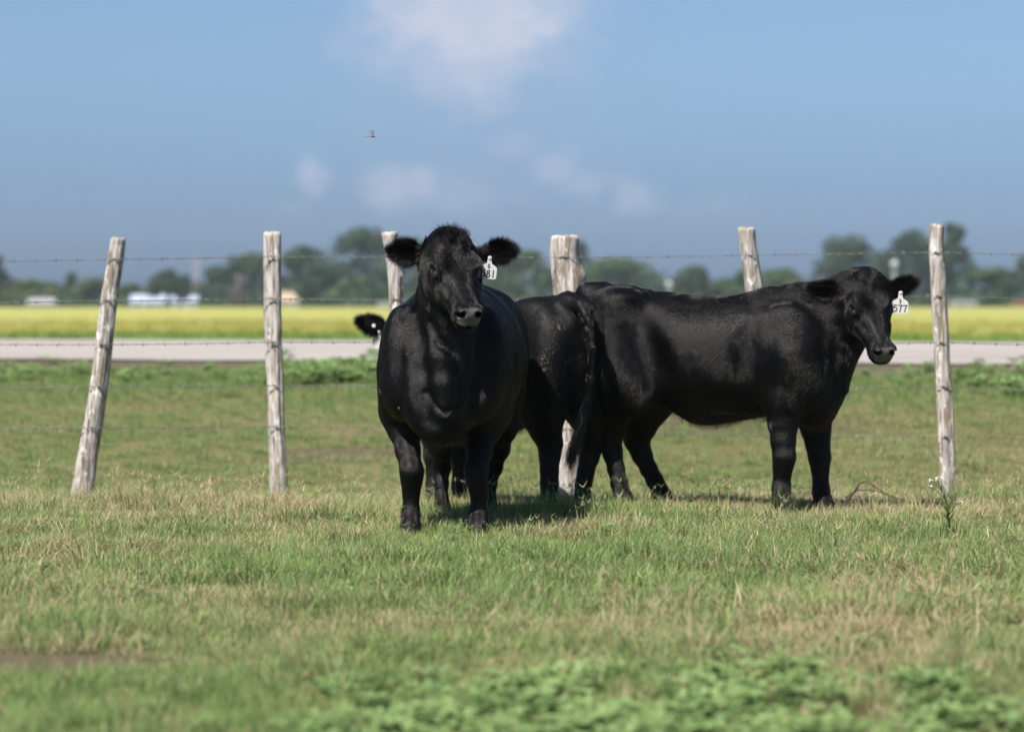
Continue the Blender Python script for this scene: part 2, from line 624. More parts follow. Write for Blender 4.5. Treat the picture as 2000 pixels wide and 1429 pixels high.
def dry_map(x, y):
    d = 0.25 + 0.30 * fbm2(x * .9 + 11, y * .55 + 7, 31, 4) + .22 * vnoise2(x * 3.1 + 5, y * 2.4 + 5, 37)
    d = d + .34 * np.clip(1 - np.abs(y - 13.6) / 1.3, 0, 1) * (.55 + .45 * np.sign(np.abs(x + .1) - .9))
    d = d + .26 * blob(x, y, -.1, 8.5, 1.2, .5) + .30 * blob(x, y, -1.45, 7.6, .5, .2) + .18 * blob(x, y, 1.5, 9.3, .9, .6)
    d = d + .12 * blob(x, y, 2.4, 12.6, 1.6, .7)
    d = d - .22 * blob(x, y, -.4, 10.4, 2.4, .9) - .16 * blob(x, y, -1.2, 9.2, .8, .6)
    return np.clip(d, .03, .92)


# pasture on the near side
def sample_region(n, y0, y1, wx=lambda y: .25 * y + 1.9, power=1.0):
    ymax = y1
    ys_ = []
    xs_ = []
    while sum(map(len, ys_)) < n:
        y = RNG.uniform(y0, y1, n)
        w = wx(y)
        keep = RNG.uniform(0, 1, n) < w / wx(np.array([y1]))[0]
        y = y[keep]; w = w[keep]
        xs_.append(RNG.uniform(-1, 1, len(y)) * w); ys_.append(y)
    return np.concatenate(xs_)[:n], np.concatenate(ys_)[:n]


def pick(kind, n):
    a, b_ = VAR[kind]
    return RNG.integers(a, b_, n)


HOOVES = []       # filled below, before the grass is scattered (keeps blades from swallowing the feet)


def grass_field():
    n = 44000
    x, y = sample_region(n, 5.2, 16.4)
    clump = fbm2(x * 2.2 + 3, y * 2.2 + 3, 51, 3)
    bare = 1.2 * blob(x, y, -1.58, 7.52, .42, .24) + .8 * blob(x, y, -1.2, 7.48, .35, .13)
    # hoof scuffs and grazed spots
    for (bx, by, br) in ((.35, 9.35, .16), (1.2, 10.3, .14), (-.8, 11.0, .15), (2.0, 11.4, .2), (-1.9, 12.2, .22), (-.9, 8.7, .12), (1.7, 8.4, .15), (.75, 12.4, .2), (-1.1, 13.2, .25), (1.6, 13.0, .25)):
        bare = bare + .62 * blob(x, y, bx, by, br * 1.6, br)
    gap = np.clip(.55 * (vnoise2(x * 5.5 + 7, y * 4.0 + 3, 63) + .6 * vnoise2(x * 13 + 7, y * 9 + 3, 64)) - .12, 0, .75)
    keep = RNG.uniform(0, 1, n) > np.maximum(bare * 1.3, gap)
    x, y, clump = x[keep], y[keep], clump[keep]
    n = len(x)
    dry = np.clip(dry_map(x, y) + RNG.normal(0, .09, n), 0, .95)
    scl = np.clip(.88 + .40 * clump + RNG.normal(0, .20, n), .40, 1.7)
    var = np.where(RNG.uniform(0, 1, n) < .70, pick('short', n), pick('mat', n))
    var = np.where(RNG.uniform(0, 1, n) < .03 + .10 * (clump > .45), pick('tall', n), var)
    var = np.where(RNG.uniform(0, 1, n) < .045, pick('seed', n), var)
    st = RNG.uniform(0, 1, n) < .035 + .08 * dry
    var = np.where(st, pick('straw', n), var)
    dry = np.where(st, .99, dry)
    for hx, hy in HOOVES:
        d2 = ((x - hx) / .11) ** 2 + ((y - hy + .07) / .15) ** 2
        scl = np.where(d2 < 1, scl * .62, scl)
    z = gz(x, y)
    rot = np.stack([RNG.normal(0, .10, n), RNG.normal(0, .10, n), RNG.uniform(0, 6.283, n)], -1)
    o = scatter('pasture_grass', c_grass, np.stack([x, y, z], -1), rot, scl, var, dry)
    tag(o, 'short green pasture grass mixed with dry straw', 'grass', kind='stuff')
    # extra tussocks: dark green clumps and the ridge of taller grass behind the front heifer
    xs_, ys_, sc_, dr_ = [], [], [], []
    for (px, py, w, h, cnt, s, dr) in ((480, 1125, .32, .25, 70, 1.25, .06), (1085, 1090, .35, .25, 70, 1.2, .05), (1080, 1000, .50, .30, 150, 1.35, .12),
                                       (1210, 985, .25, .2, 45, 1.25, .25), (640, 1010, .35, .2, 60, 1.3, .35), (300, 965, .5, .2, 70, 1.35, .45),
                                       (400, 985, .35, .15, 50, 1.3, .5), (60, 1150, .4, .3, 60, 1.1, .3), (1450, 1105, .6, .3, 90, 1.15, .25),
                                       (1380, 965, .5, .15, 60, 1.2, .08), (1580, 980, .35, .12, 40, 1.1, .1), (1950, 955, .4, .2, 60, 1.4, .05),
                                       (830, 1010, .15, .12, 30, 1.1, .25), (200, 1230, .5, .3, 80, 1.1, .1), (900, 1180, .7, .3, 90, 1.05, .2)):
        yy = CAMZ * F / (py + 8 - 592)
        cx = (px - 1000) / F * yy
        xs_.append(RNG.normal(cx, w * .55, cnt)); ys_.append(RNG.normal(yy, h * .55, cnt))
        sc_.append(RNG.uniform(.8, 1.15, cnt) * s); dr_.append(np.clip(RNG.normal(dr, .08, cnt), 0, 1))
    x, y, scl, dry = map(np.concatenate, (xs_, ys_, sc_, dr_))
    keep = np.ones(len(x), bool)
    for hx, hy in HOOVES:
        keep &= (((x - hx) / .10) ** 2 + ((y - hy + .07) / .14) ** 2) > 1
    x, y, scl, dry = x[keep], y[keep], scl[keep], dry[keep]
    n = len(x)
    var = np.where(RNG.uniform(0, 1, n) < .5, pick('tall', n), pick('short', n))
    var = np.where(RNG.uniform(0, 1, n) < .08, pick('seed', n), var)
    rot = np.stack([RNG.normal(0, .12, n), RNG.normal(0, .12, n), RNG.uniform(0, 6.283, n)], -1)
    o = scatter('grass_tussocks', c_grass, np.stack([x, y, gz(x, y)], -1), rot, scl, var, dry)
    tag(o, 'taller dark green grass tussocks standing out of the pasture', 'grass', kind='stuff')


def bank_grass():
    n = 18500
    x, y = sample_region(n, 16.2, 27.2, lambda y: .25 * y + 3.0)
    sh = shear(x, y)
    keep = sh < 26.4 + .2 * fbm2(x * .9, y * 0 + 3, 5, 3)
    bare = np.clip(1.35 * (fbm2(x * .7 + 61, y * 1.1 + 23, 71, 3) - .30), 0, .9) * (sh < 24.2)
    bare = bare + .45 * blob(x, y, -1.2, 19.2, .5, .4) + .45 * blob(x, y, 2.0, 20.8, .8, .5)
    bare = np.maximum(bare, np.clip((sh - 25.35) / .5, 0, .85) * (.6 + .6 * fbm2(x * .5 + 8, y * 0 + 2, 77, 3)))
    keep &= RNG.uniform(0, 1, n) > bare
    x, y, sh = x[keep], y[keep], sh[keep]
    n = len(x)
    lush = np.clip((sh - 22.0) / 3.0, 0, 1)
    dry = np.clip(.11 + .34 * fbm2(x * .6 + 2, y * .8 + 5, 81, 3) - .22 * lush + RNG.normal(0, .08, n), 0, .8)
    edge_ = np.clip((26.3 - sh) / 1.2, .35, 1)
    scl = (.80 + .12 * lush + .30 * lush * (fbm2(x * 1.1, y * .5, 91, 2) > .25) + RNG.normal(0, .15, n)) * edge_
    var = np.where(RNG.uniform(0, 1, n) < .18 + .55 * lush, pick('tall', n), pick('short', n))
    rot = np.stack([RNG.normal(0, .12, n), RNG.normal(0, .12, n), RNG.uniform(0, 6.283, n)], -1)
    o = scatter('bank_grass', c_grass, np.stack([x, y, gz(x, y)], -1), rot, np.clip(scl, .4, 2.6), var, dry)
    tag(o, 'green grass on the bank between fence and road', 'grass', kind='stuff')


def leaf_plant_mesh(name, n, H, lw, ll, seed):
    """a low branching broadleaf weed: folded oval leaflets on short stems"""
    r = random.Random(seed)
    V, Q, R1, R2 = [], [], [], []

    def leaf(p, az, el, L, w):
        b0 = len(V)
        d = Vector((math.cos(az) * math.cos(el), math.sin(az) * math.cos(el), math.sin(el)))
        s = Vector((-math.sin(az), math.cos(az), 0))
        u = d.cross(s) * -1
        rr = r.random()
        prof = ((0, .12), (.3, .85), (.65, 1.0), (1.0, .15))
        for t, ww in prof:
            c = p + d * L * t
            V.extend([tuple(c - s * w * ww * .5 + u * w * .12 * ww), tuple(c + u * -.02 * L), tuple(c + s * w * ww * .5 + u * w * .12 * ww)])
        for i in range(3):
            for j in range(2):
                a = b0 + i * 3 + j
                Q.append((a, a + 1, a + 4, a + 3)); R1.append(r.random()); R2.append(rr)
    for i in range(n):
        az = r.uniform(0, 6.28)
        q = r.uniform(.0, .10)
        h = H * r.uniform(.35, 1.0) * (1 - q * 3.5)
        p = Vector((q * math.cos(az), q * math.sin(az), max(.015, h)))
        for k in range(3):
            leaf(p, az + (k - 1) * 1.25 + r.uniform(-.3, .3), r.uniform(-.15, .5), ll * r.uniform(.7, 1.2), lw * r.uniform(.8, 1.2))
        # thin stem
        b0 = len(V)
        V.extend([(0, -.0015, 0), (0, .0015, 0), (p.x, p.y + .001, p.z), (p.x, p.y - .001, p.z)])
        Q.append((b0, b0 + 1, b0 + 2, b0 + 3)); R1.append(.9); R2.append(.5)
    me = np_mesh(name, V, Q, True)
    for nm, arr in (('rnd', R1), ('rnd2', R2)):
        at = me.attributes.new(nm, 'FLOAT', 'FACE')
        at.data.foreach_set('value', np.array(arr, dtype=np.float32))
    return me


m_weed = leafy_mat('broadleaf_weed_leaves', ((.115, .20, .058), (.28, .37, .16), (.19, .30, .11)), None, .42, .7)
c_weed = proto_collection('weed_plant', [leaf_plant_mesh('weed_%d' % k, 22, .085, .020, .028, 200 + k) for k in range(4)], m_weed)


def weed_patch():
    n = 1250
    x = RNG.uniform(-.8, 1.6, n); y = RNG.uniform(5.4, 8.3, n)
    w = blob(x, y, .45, 6.25, .75, .60) * .8 + .55 * blob(x, y, -.25, 6.7, .22, .22) + .6 * blob(x, y, 1.12, 6.7, .2, .25) + .5 * blob(x, y, .0, 6.1, .5, .35)
    keep = RNG.uniform(0, 1, n) < w * (.75 + .5 * fbm2(x * 3, y * 3, 15, 2))
    x, y = x[keep], y[keep]
    # some single weeds elsewhere in the sward
    x2, y2 = sample_region(110, 6.2, 14.5)
    x, y = np.concatenate([x, x2]), np.concatenate([y, y2])
    n = len(x)
    rot = np.stack([RNG.normal(0, .1, n), RNG.normal(0, .1, n), RNG.uniform(0, 6.283, n)], -1)
    scl = np.concatenate([RNG.uniform(.6, 1.2, n - 110), RNG.uniform(.35, .65, 110)])
    o = scatter('broadleaf_weeds', c_weed, np.stack([x, y, gz(x, y)], -1), rot, scl, RNG.integers(0, 4, n), np.zeros(n))
    tag(o, 'lush low broadleaf weeds growing nearest the camera', 'weeds', kind='stuff')
    # taller leafy weeds along the road edge
    xs_, ys_ = [], []
    ws_ = []
    for (px, cnt, sp, s0, s1) in ((655, 80, .45, 1.2, 2.2), (340, 14, .4, .7, 1.4), (110, 20, .5, .9, 1.6), (1980, 36, .5, 1.1, 2.0), (1750, 12, .5, .7, 1.5), (470, 8, .3, .7, 1.2), (40, 14, .4, .8, 1.6), (560, 8, .4, .8, 1.3), (740, 30, .3, 1.0, 1.8)):
        ws_.append(RNG.uniform(s0, s1, cnt))
        x0 = (px - 1000) / F * 25.6
        xs_.append(RNG.normal(x0, sp, cnt)); ys_.append(RNG.normal(24.9, .45, cnt) - .2 * x0)
    x, y = np.concatenate(xs_), np.concatenate(ys_)
    n = len(x)
    rot = np.stack([RNG.normal(0, .1, n), RNG.normal(0, .1, n), RNG.uniform(0, 6.283, n)], -1)
    o = scatter('roadside_weeds', c_weed, np.stack([x, y, gz(x, y)], -1), rot, np.concatenate(ws_), RNG.integers(0, 4, n), np.zeros(n))
    tag(o, 'leafy green weeds along the near edge of the gravel road', 'weeds', kind='stuff')


# rice field beyond the road
m_rice = leafy_mat('ripening_rice', ((.20, .20, .045), (.36, .33, .085), (.28, .27, .06)), ((.09, .16, .03), (.16, .23, .05)), .3)
rice_protos = [blades_mesh('rice_%d' % k, tuft(34, .16, .22, .42, .016, .35, .9, 300 + k)) for k in range(4)]
c_rice = proto_collection('rice_hill', rice_protos, m_rice)


def rice_field():
    # closed canopy as one sheet with a real edge, real plants standing in it over the first stretch
    rows = np.concatenate([np.arange(39.5, 60, .6), np.geomspace(60, 372, 70)])
    xs_ = np.linspace(-1, 1, 141)
    hw_ = np.minimum(.34 * rows + 14, 170)
    Xf = xs_[None, :] * hw_[:, None]
    Yf = np.repeat(rows[:, None], len(xs_), 1)
    Yf = Yf - .2 * np.clip(Xf, -40, 40) * np.clip((400 - Yf) / 300, 0, 1)
    Zf = np.full_like(Xf, .505) + .05 * fbm2(Xf * .5 + 300, Yf * .35 + 300, 44, 4) * np.minimum(1, (rows[:, None] - 39.0) / 3)
    Zf[0] = .29
    I = np.arange(Xf.size).reshape(Xf.shape)
    Q_ = np.stack([I[:-1, :-1], I[:-1, 1:], I[1:, 1:], I[1:, :-1]], -1).reshape(-1, 4)
    m, nt, out = nmat('rice_canopy')
    g = N(nt, 'ShaderNodeNewGeometry'); pos = g.outputs['Position']
    b = N(nt, 'ShaderNodeBsdfPrincipled')
    sx = N(nt, 'ShaderNodeSeparateXYZ'); nt.links.new(pos, sx.inputs[0])
    dd = mth(nt, 'ADD', sx.outputs['Y'], mth(nt, 'MULTIPLY', sx.outputs['X'], .2))
    n1 = noise(nt, scaled(nt, pos, (.5, 1, 0)), .12, 5, .6)
    n2 = noise(nt, pos, 3.5, 5, .7)
    c = ramp(nt, n1, [(.3, (.235, .245, .072)), (.5, (.31, .295, .090)), (.72, (.345, .31, .105))])
    c = mixc(nt, ramp(nt, n2, [(.35, (.55, .55, .55)), (.65, (0, 0, 0))]), c, (.19, .22, .05))
    edge_ = mth(nt, 'ADD', dd, mth(nt, 'MULTIPLY', n1, 8.0))
    c = mixc(nt, maprange(nt, edge_, 56.0, 45.0), c, (.13, .19, .05))
    c = mixc(nt, mth(nt, 'MULTIPLY', maprange(nt, dd, 230, 350), .6), c, (.20, .24, .075))
    nt.links.new(c, b.inputs['Base Color']); b.inputs['Roughness'].default_value = .9
    b.inputs['Specular IOR Level'].default_value = .1
    bn = N(nt, 'ShaderNodeBump'); bn.inputs['Strength'].default_value = 1.0; bn.inputs['Distance'].default_value = .12
    nt.links.new(n2, bn.inputs['Height']); nt.links.new(bn.outputs[0], b.inputs['Normal'])
    nt.links.new(b.outputs[0], out.inputs[0])
    o = link_mesh('rice_field', np_mesh('rice_field', np.stack([Xf, Yf, Zf], -1).reshape(-1, 3), Q_), m)
    tag(o, 'wide field of yellow green ripening rice beyond the road', 'crop field', kind='stuff')
    n = 9000
    x = RNG.uniform(-1, 1, n); sh = 39.0 + 45 * RNG.uniform(0, 1, n) ** 1.6
    x = x * (.25 * sh + 3)
    y = sh - .2 * np.clip(x, -40, 40)
    z = np.where(sh < 39.9, .28, .34)
    dry = np.clip((50 - sh + 3 * fbm2(x * .2, sh * .2, 3, 3)) / 7, 0, 1)
    rot = np.stack([RNG.normal(0, .1, n), RNG.normal(0, .1, n), RNG.uniform(0, 6.283, n)], -1)
    o = scatter('rice_plants', c_rice, np.stack([x, y, z], -1), rot, RNG.uniform(.6, .95, n), RNG.integers(0, 4, n), dry)
    tag(o, 'green and yellow rice plants along the near edge of the field', 'crop', kind='stuff')


# ------------------------------------------------------------------ far trees, buildings, poles
m_bark = simple_mat('tree_bark', (.10, .085, .07), .9, .1, .3, 4)


def crown_mat(name, dark, light):
    m, nt, out = nmat(name)
    b = N(nt, 'ShaderNodeBsdfPrincipled')
    at = N(nt, 'ShaderNodeAttribute', attribute_type='GEOMETRY', attribute_name='rnd')
    g = N(nt, 'ShaderNodeNewGeometry')
    c = mixc(nt, at.outputs['Fac'], dark, light)
    c = mixc(nt, ramp(nt, noise(nt, g.outputs['Position'], .35, 3), [(.35, (0, 0, 0)), (.7, (.6, .6, .6))]), c, tuple(.7 * x for x in light))
    nt.links.new(c, b.inputs['Base Color']); b.inputs['Roughness'].default_value = .6
    b.inputs['Specular IOR Level'].default_value = .25
    tr = N(nt, 'ShaderNodeBsdfTranslucent'); nt.links.new(c, tr.inputs['Color'])
    mx = N(nt, 'ShaderNodeMixShader'); mx.inputs[0].default_value = .25
    nt.links.new(b.outputs[0], mx.inputs[1]); nt.links.new(tr.outputs[0], mx.inputs[2])
    nt.links.new(mx.outputs[0], out.inputs[0])
    return m


CROWN = dict(dark=crown_mat('dark_oak_leaves', (.013, .028, .011), (.034, .064, .021)),
             mid=crown_mat('mid_green_leaves', (.022, .045, .013), (.052, .094, .027)),
             pale=crown_mat('yellow_green_leaves', (.042, .062, .015), (.085, .11, .03)),
             bare=crown_mat('bare_grey_twigs', (.075, .065, .062), (.12, .105, .098)))


def leaf_quads(centres, normals, sizes, rng):
    n = len(centres)
    ref = rng.normal(0, 1, (n, 3))
    u = np.cross(normals, ref); u /= np.linalg.norm(u, axis=1, keepdims=True) + 1e-9
    v = np.cross(normals, u)
    s = sizes[:, None]
    A = centres - u * s - v * s * .7
    B = centres + u * s - v * s * .5
    C = centres + u * s * .8 + v * s * .8
    D = centres - u * s * .7 + v * s * .6
    V_ = np.stack([A, B, C, D], 1).reshape(-1, 3)
    Q_ = np.arange(4 * n).reshape(n, 4)
    return V_, Q_


def tree(name, px, top, width, dist, kind, label, base=604, seed=0, trunk=True, group='trees beyond the rice field', cat='tree', lowest=.12):
    rng = np.random.default_rng(1000 + seed)
    x = (px - 1000) / F * dist
    zb = float(gz(x, dist))
    H = CAMZ + (592 - top) / F * dist - zb
    R = width / F * dist / 2
    root = empty(name, (x, dist, zb))
    tag(root, label, cat, group)
    lobes = []
    nl = 11 if R > 2.0 else 7
    for i in range(nl):
        t = rng.uniform(0, 1)
        zc = H * (lowest + .14 + (.80 - lowest) * t)
        spread = R * (.74 - .50 * max(0, t - .35) / .65)
        a = rng.uniform(0, 6.283)
        q = spread * math.sqrt(rng.uniform(0, 1))
        lr = R * rng.uniform(.30, .46) * (1.0 - .22 * t)
        lz = min(lr * rng.uniform(.75, 1.05), H - zc if H - zc > .1 * H else .1 * H)
        lobes.append((q * math.cos(a), q * math.sin(a), zc, lr, lz))
    lobes.append((rng.uniform(-.12, .12) * R, 0, H - .20 * H, R * .42, .20 * H))
    lobes.append((-R * .62, rng.uniform(-.3, .3) * R, H * rng.uniform(.4, .55), R * .38, H * .2))
    lobes.append((R * .62, rng.uniform(-.3, .3) * R, H * rng.uniform(.4, .55), R * .38, H * .2))
    C, Nn, S = [], [], []
    per = int(170 if kind != 'bare' else 110)
    for (lx, ly, lz, lr, lh) in lobes:
        d = rng.normal(0, 1, (per, 3)); d /= np.linalg.norm(d, axis=1, keepdims=True)
        rad = rng.uniform(.55, 1.10, per)
        c = np.stack([lx + d[:, 0] * lr * rad, ly + d[:, 1] * lr * rad, lz + d[:, 2] * lh * rad], -1)
        C.append(c); Nn.append(d + rng.normal(0, .5, (per, 3))); S.append(rng.uniform(.10, .24, per) * (.5 + .28 * min(R, 4.5)))
    C, Nn, S = np.concatenate(C), np.concatenate(Nn), np.concatenate(S)
    if kind == 'bare': S = S * .45
    C[:, 2] = np.clip(C[:, 2], .15, None)
    Nn /= np.linalg.norm(Nn, axis=1, keepdims=True)
    V_, Q_ = leaf_quads(C, Nn, S, rng)
    me = np_mesh('crown', V_, Q_, False)
    at = me.attributes.new('rnd', 'FLOAT', 'FACE'); at.data.foreach_set('value', rng.uniform(0, 1, len(Q_)).astype(np.float32))
    link_mesh('crown', me, CROWN[kind], root)
    if trunk:
        mb = MB()
        tr = max(.06, .045 * R + .02 * H)
        mb.tube([(0, 0, -.2), (.02 * R, 0, H * .2), (.06 * R, .03 * R, H * .45), (.02 * R, 0, H * .8)], [tr * 1.3, tr, tr * .7, tr * .2], 8)
        for (lx, ly, lz, lr, lh) in lobes[:6]:
            mb.tube([(.03 * R, .02, H * .28), (lx * .5, ly * .5, (H * .3 + lz) / 2 + .05 * H), (lx, ly, lz)], [tr * .5, tr * .3, tr * .1], 6)
        mb.build('trunk', m_bark, root, True)
    return root


def far_setting():
    WID = 1.28
    T = [  # px, top, width, dist, kind, label
        (-18, 500, 90, 405, 'dark', 'dark tree cut off by the left edge of the picture'),
        (60, 545, 95, 395, 'pale', 'yellow green bushy tree behind the grey shed'),
        (105, 552, 60, 415, 'mid', 'small mid green tree between the yellow green tree and the slim dark one'),
        (142, 534, 42, 400, 'dark', 'slim dark tree standing just left of the leaning post'),
        (185, 545, 80, 398, 'pale', 'olive green tree hidden partly by the leaning post'),
        (255, 556, 60, 420, 'mid', 'low green tree at the left end of the white sheds'),
        (328, 527, 74, 373, 'dark', 'round dark tree standing between the two white sheds'),
        (385, 556, 60, 396, 'mid', 'low green tree right of the white sheds'),
        (425, 520, 90, 405, 'dark', 'dark tree at the left slope of the big clump'),
        (490, 494, 110, 410, 'dark', 'tall dark tree rising just left of the upright slim post'),
        (585, 482, 120, 408, 'dark', 'dark tree directly right of the upright slim post'),
        (700, 443, 150, 412, 'dark', 'tallest dark tree of the big clump in the middle left'),
        (700, 540, 110, 392, 'mid', 'lighter green tree in front of the tallest clump'),
        (620, 520, 90, 400, 'dark', 'dark lower tree above the tan roofed house'),
        (805, 468, 130, 410, 'dark', 'dark tree seen under the left ear of the front heifer'),
        (900, 490, 130, 415, 'dark', 'dark tree hidden behind the front heifer'),
        (1010, 488, 140, 405, 'mid', 'green tree between front heifer and the thick knotted post'),
        (1120, 470, 90, 412, 'dark', 'dark tree rising behind the thick knotted post'),
        (1215, 503, 175, 400, 'mid', 'broad domed green tree right of the thick knotted post'),
        (1350, 521, 95, 420, 'dark', 'rounded dark tree left of the post leaning right'),
        (1420, 545, 80, 425, 'mid', 'low tree at the gap left of the post leaning right'),
        (1452, 528, 60, 398, 'mid', 'green tree behind the post leaning right'),
        (1525, 525, 110, 404, 'mid', 'mid green tree right of the post leaning right'),
        (1560, 548, 110, 394, 'pale', 'pale olive tree over the back of the right heifer'),
        (1655, 458, 125, 410, 'dark', 'tall dark tree over the head of the right heifer'),
        (1735, 485, 90, 414, 'dark', 'dark tree behind the pale water tank'),
        (1790, 447, 120, 409, 'dark', 'tall airy tree just left of the right hand post'),
        (1858, 436, 75, 411, 'dark', 'slim top heavy tree just right of the right hand post'),
        (1930, 522, 120, 406, 'mid', 'lower green tree between the right hand post and the picture edge'),
        (2015, 492, 90, 402, 'dark', 'dark tree cut off by the right edge of the picture'),
    ]
    for i, (px, top, w, d, k, lab) in enumerate(T):
        tree('tree', px, top, w * WID, d, k, lab, seed=i, lowest=.42 if i == 6 else (.05 if top > 515 else .12))
    # bushes
    Bs = [(470, 540, 75, 388, 'bare', 'grey leafless bush left of the upright slim post'),
          (1935, 572, 50, 384, 'mid', 'round green bush beside the low grey building'),
          (1805, 578, 36, 386, 'pale', 'yellow green bush left of the right hand post'),
          (120, 580, 60, 390, 'mid', 'low green bush between grey shed and leaning post'),
          (20, 582, 60, 388, 'mid', 'low green bush at the left edge of the field'),
          (640, 578, 60, 386, 'mid', 'low green bush right of the tan roofed house'),
          (1080, 575, 70, 386, 'mid', 'low green bush behind the middle heifer'),
          (700, 582, 70, 388, 'mid', 'low green bush left of the hidden lichen post')]
    for i, (px, top, w, d, k, lab) in enumerate(Bs):
        tree('bush', px, top, w, d, k, lab, seed=80 + i, group='bushes along the far field edge', cat='bush', lowest=.02)
    # distant woods: reads as one mass
    rng = np.random.default_rng(5)
    n = 26000
    x = rng.uniform(-260, 260, n); y = rng.uniform(760, 800, n)
    hmax = 5.0 + 3.2 * fbm2(x * .035 + 40, y * 0 + 1, 8, 4)
    z = .2 + rng.uniform(0, 1, n) ** .8 * hmax
    nn = rng.normal(0, 1, (n, 3)); nn /= np.linalg.norm(nn, axis=1, keepdims=True)
    V_, Q_ = leaf_quads(np.stack([x, y, z], -1), nn, rng.uniform(.35, .8, n), rng)
    me = np_mesh('distant_woods', V_, Q_, False)
    at = me.attributes.new('rnd', 'FLOAT', 'FACE'); at.data.foreach_set('value', rng.uniform(0, 1, n).astype(np.float32))
    tag(link_mesh('distant_woods', me, CROWN['mid']), 'blue green distant woods along the horizon', 'woods', kind='stuff')
    # hedge / undergrowth under the trees
    n = 26000
    x = rng.uniform(-100, 100, n); y = rng.uniform(383, 430, n)
    bigc = np.clip(1 - np.abs(x + 24) / 34, 0, 1) ** .5 + .7 * np.clip(1 - np.abs(x - 64) / 14, 0, 1)
    z = .25 + rng.uniform(0, 1, n) * (1.5 + 1.1 * fbm2(x * .12 + 4, y * .05, 18, 3) + 3.4 * bigc * np.clip((y - 398) / 12, 0, 1))
    nn = rng.normal(0, 1, (n, 3)); nn /= np.linalg.norm(nn, axis=1, keepdims=True)
    V_, Q_ = leaf_quads(np.stack([x, y, z], -1), nn, rng.uniform(.15, .4, n), rng)
    me = np_mesh('undergrowth', V_, Q_, False)
    at = me.attributes.new('rnd', 'FLOAT', 'FACE'); at.data.foreach_set('value', rng.uniform(0, 1, n).astype(np.float32))
    tag(link_mesh('undergrowth', me, CROWN['mid']), 'green undergrowth at the foot of the far trees', 'undergrowth', kind='stuff')

    # buildings
    white = simple_mat('white_metal_sheet', (.30, .34, .42), .45, .4, .05)
    grey = simple_mat('grey_shed_wall', (.17, .17, .17), .8, .2, .1)
    tan = simple_mat('tan_shingles', (.33, .25, .18), .85, .2, .12)
    cream = simple_mat('cream_wall', (.36, .33, .29), .8, .2, .08)
    greyroof = simple_mat('grey_roof_sheet', (.25, .25, .26), .6, .3, .1)
    darkm = simple_mat('dark_opening', (.03, .03, .035), .7, .3, .1)
    red = simple_mat('rust_red_paint', (.30, .09, .06), .7, .3, .15)

    def shed(name, px0, px1, topy, d, wallm, roofm, label, eave=.55, cat='shed', gable=False, doors=1):
        x0, x1 = (px0 - 1000) / F * d, (px1 - 1000) / F * d
        w = x1 - x0; xc = (x0 + x1) / 2
        zb = float(gz(xc, d))
        H = CAMZ + (592 - topy) / F * d - zb
        he = H * eave
        dep = max(3.0, w * .7)
        r = empty(name, (xc, d, zb)); tag(r, label, cat)
        mb = MB(); mb.box((0, dep / 2, he / 2), (w * .96, dep * .96, he)); mb.build('wall', wallm, r)
        mb = MB()
        o = .18
        if gable:
            yr = dep / 2
            for (sx) in (-1, 1):
                pass
            rid0, rid1 = (-w * .25, yr, H), (w * .25, yr, H)
            e = [(-w / 2 - o, -o, he), (w / 2 + o, -o, he), (w / 2 + o, dep + o, he), (-w / 2 - o, dep + o, he)]
            mb.poly([e[0], e[1], rid1, rid0]); mb.poly([e[2], e[3], rid0, rid1])
            mb.poly([e[1], e[2], rid1]); mb.poly([e[3], e[0], rid0]); mb.poly([e[3], e[2], e[1], e[0]])
        else:
            a = [(-w / 2 - o, -o, he), (w / 2 + o, -o, he), (w / 2 + o, dep + o, he), (-w / 2 - o, dep + o, he)]
            t0, t1 = (-w / 2 - o, dep * .55, H), (w / 2 + o, dep * .55, H)
            mb.poly([a[0], a[1], t1, t0]); mb.poly([a[2], a[3], t0, t1]); mb.poly([a[1], a[2], t1]); mb.poly([a[3], a[0], t0])
            mb.poly([a[3], a[2], a[1], a[0]])
        mb.build('roof', roofm, r)
        for k in range(doors):
            mb = MB(); mb.box(((k - (doors - 1) / 2) * w * .35 - .12 * w, -.02 + dep * .02, he * .42), (w * .16, .10, he * .82)); mb.build('door', darkm, r)
        mb = MB(); mb.box((w * .30, -.02 + dep * .02, he * .6), (w * .14, .10, he * .34)); mb.build('window', darkm, r)
        return r
    shed('shed', 255, 322, 575, 378, white, white, 'long white metal shed with pitched roof left of the round dark tree', .42, doors=2)
    shed('shed', 331, 384, 577, 380, white, white, 'shorter white metal shed right of the round dark tree', .55)
    shed('shed', 55, 104, 582, 380, grey, greyroof, 'small grey roofed shed at the far left', .45)
    shed('house', 538, 582, 570, 378, cream, tan, 'small cream house with tan hipped roof behind the upright slim post', .42, 'house', True)
    shed('shed', 738, 762, 592, 380, simple_mat('pinkish_wall', (.45, .33, .30), .8, .2, .1), greyroof, 'tiny pinkish shed beside the hidden lichen post', .6)
    shed('shed', 1858, 1908, 588, 380, cream, greyroof, 'low grey building right of the right hand post', .7)
    # red farm trailer at the right
    x = (1992 - 1000) / F * 378; zb = float(gz(x, 378))
    r = empty('farm_trailer', (x, 378, zb)); tag(r, 'small rust red farm trailer at the right end of the field', 'trailer')
    mb = MB(); mb.box((0, 0, .75), (2.6, 1.4, .5)); mb.box((1.6, 0, .5), (.9, .12, .1)); mb.build('body', red, r)
    for sx in (-.6, .6):
        mb = MB(); mb.tube([(sx, -.8, .3), (sx, -.62, .3)], .3, 12); mb.build('wheel', darkm, r)
    # water tanks on stands
    steel = simple_mat('pale_tank_steel', (.34, .36, .37), .5, .4, .06)
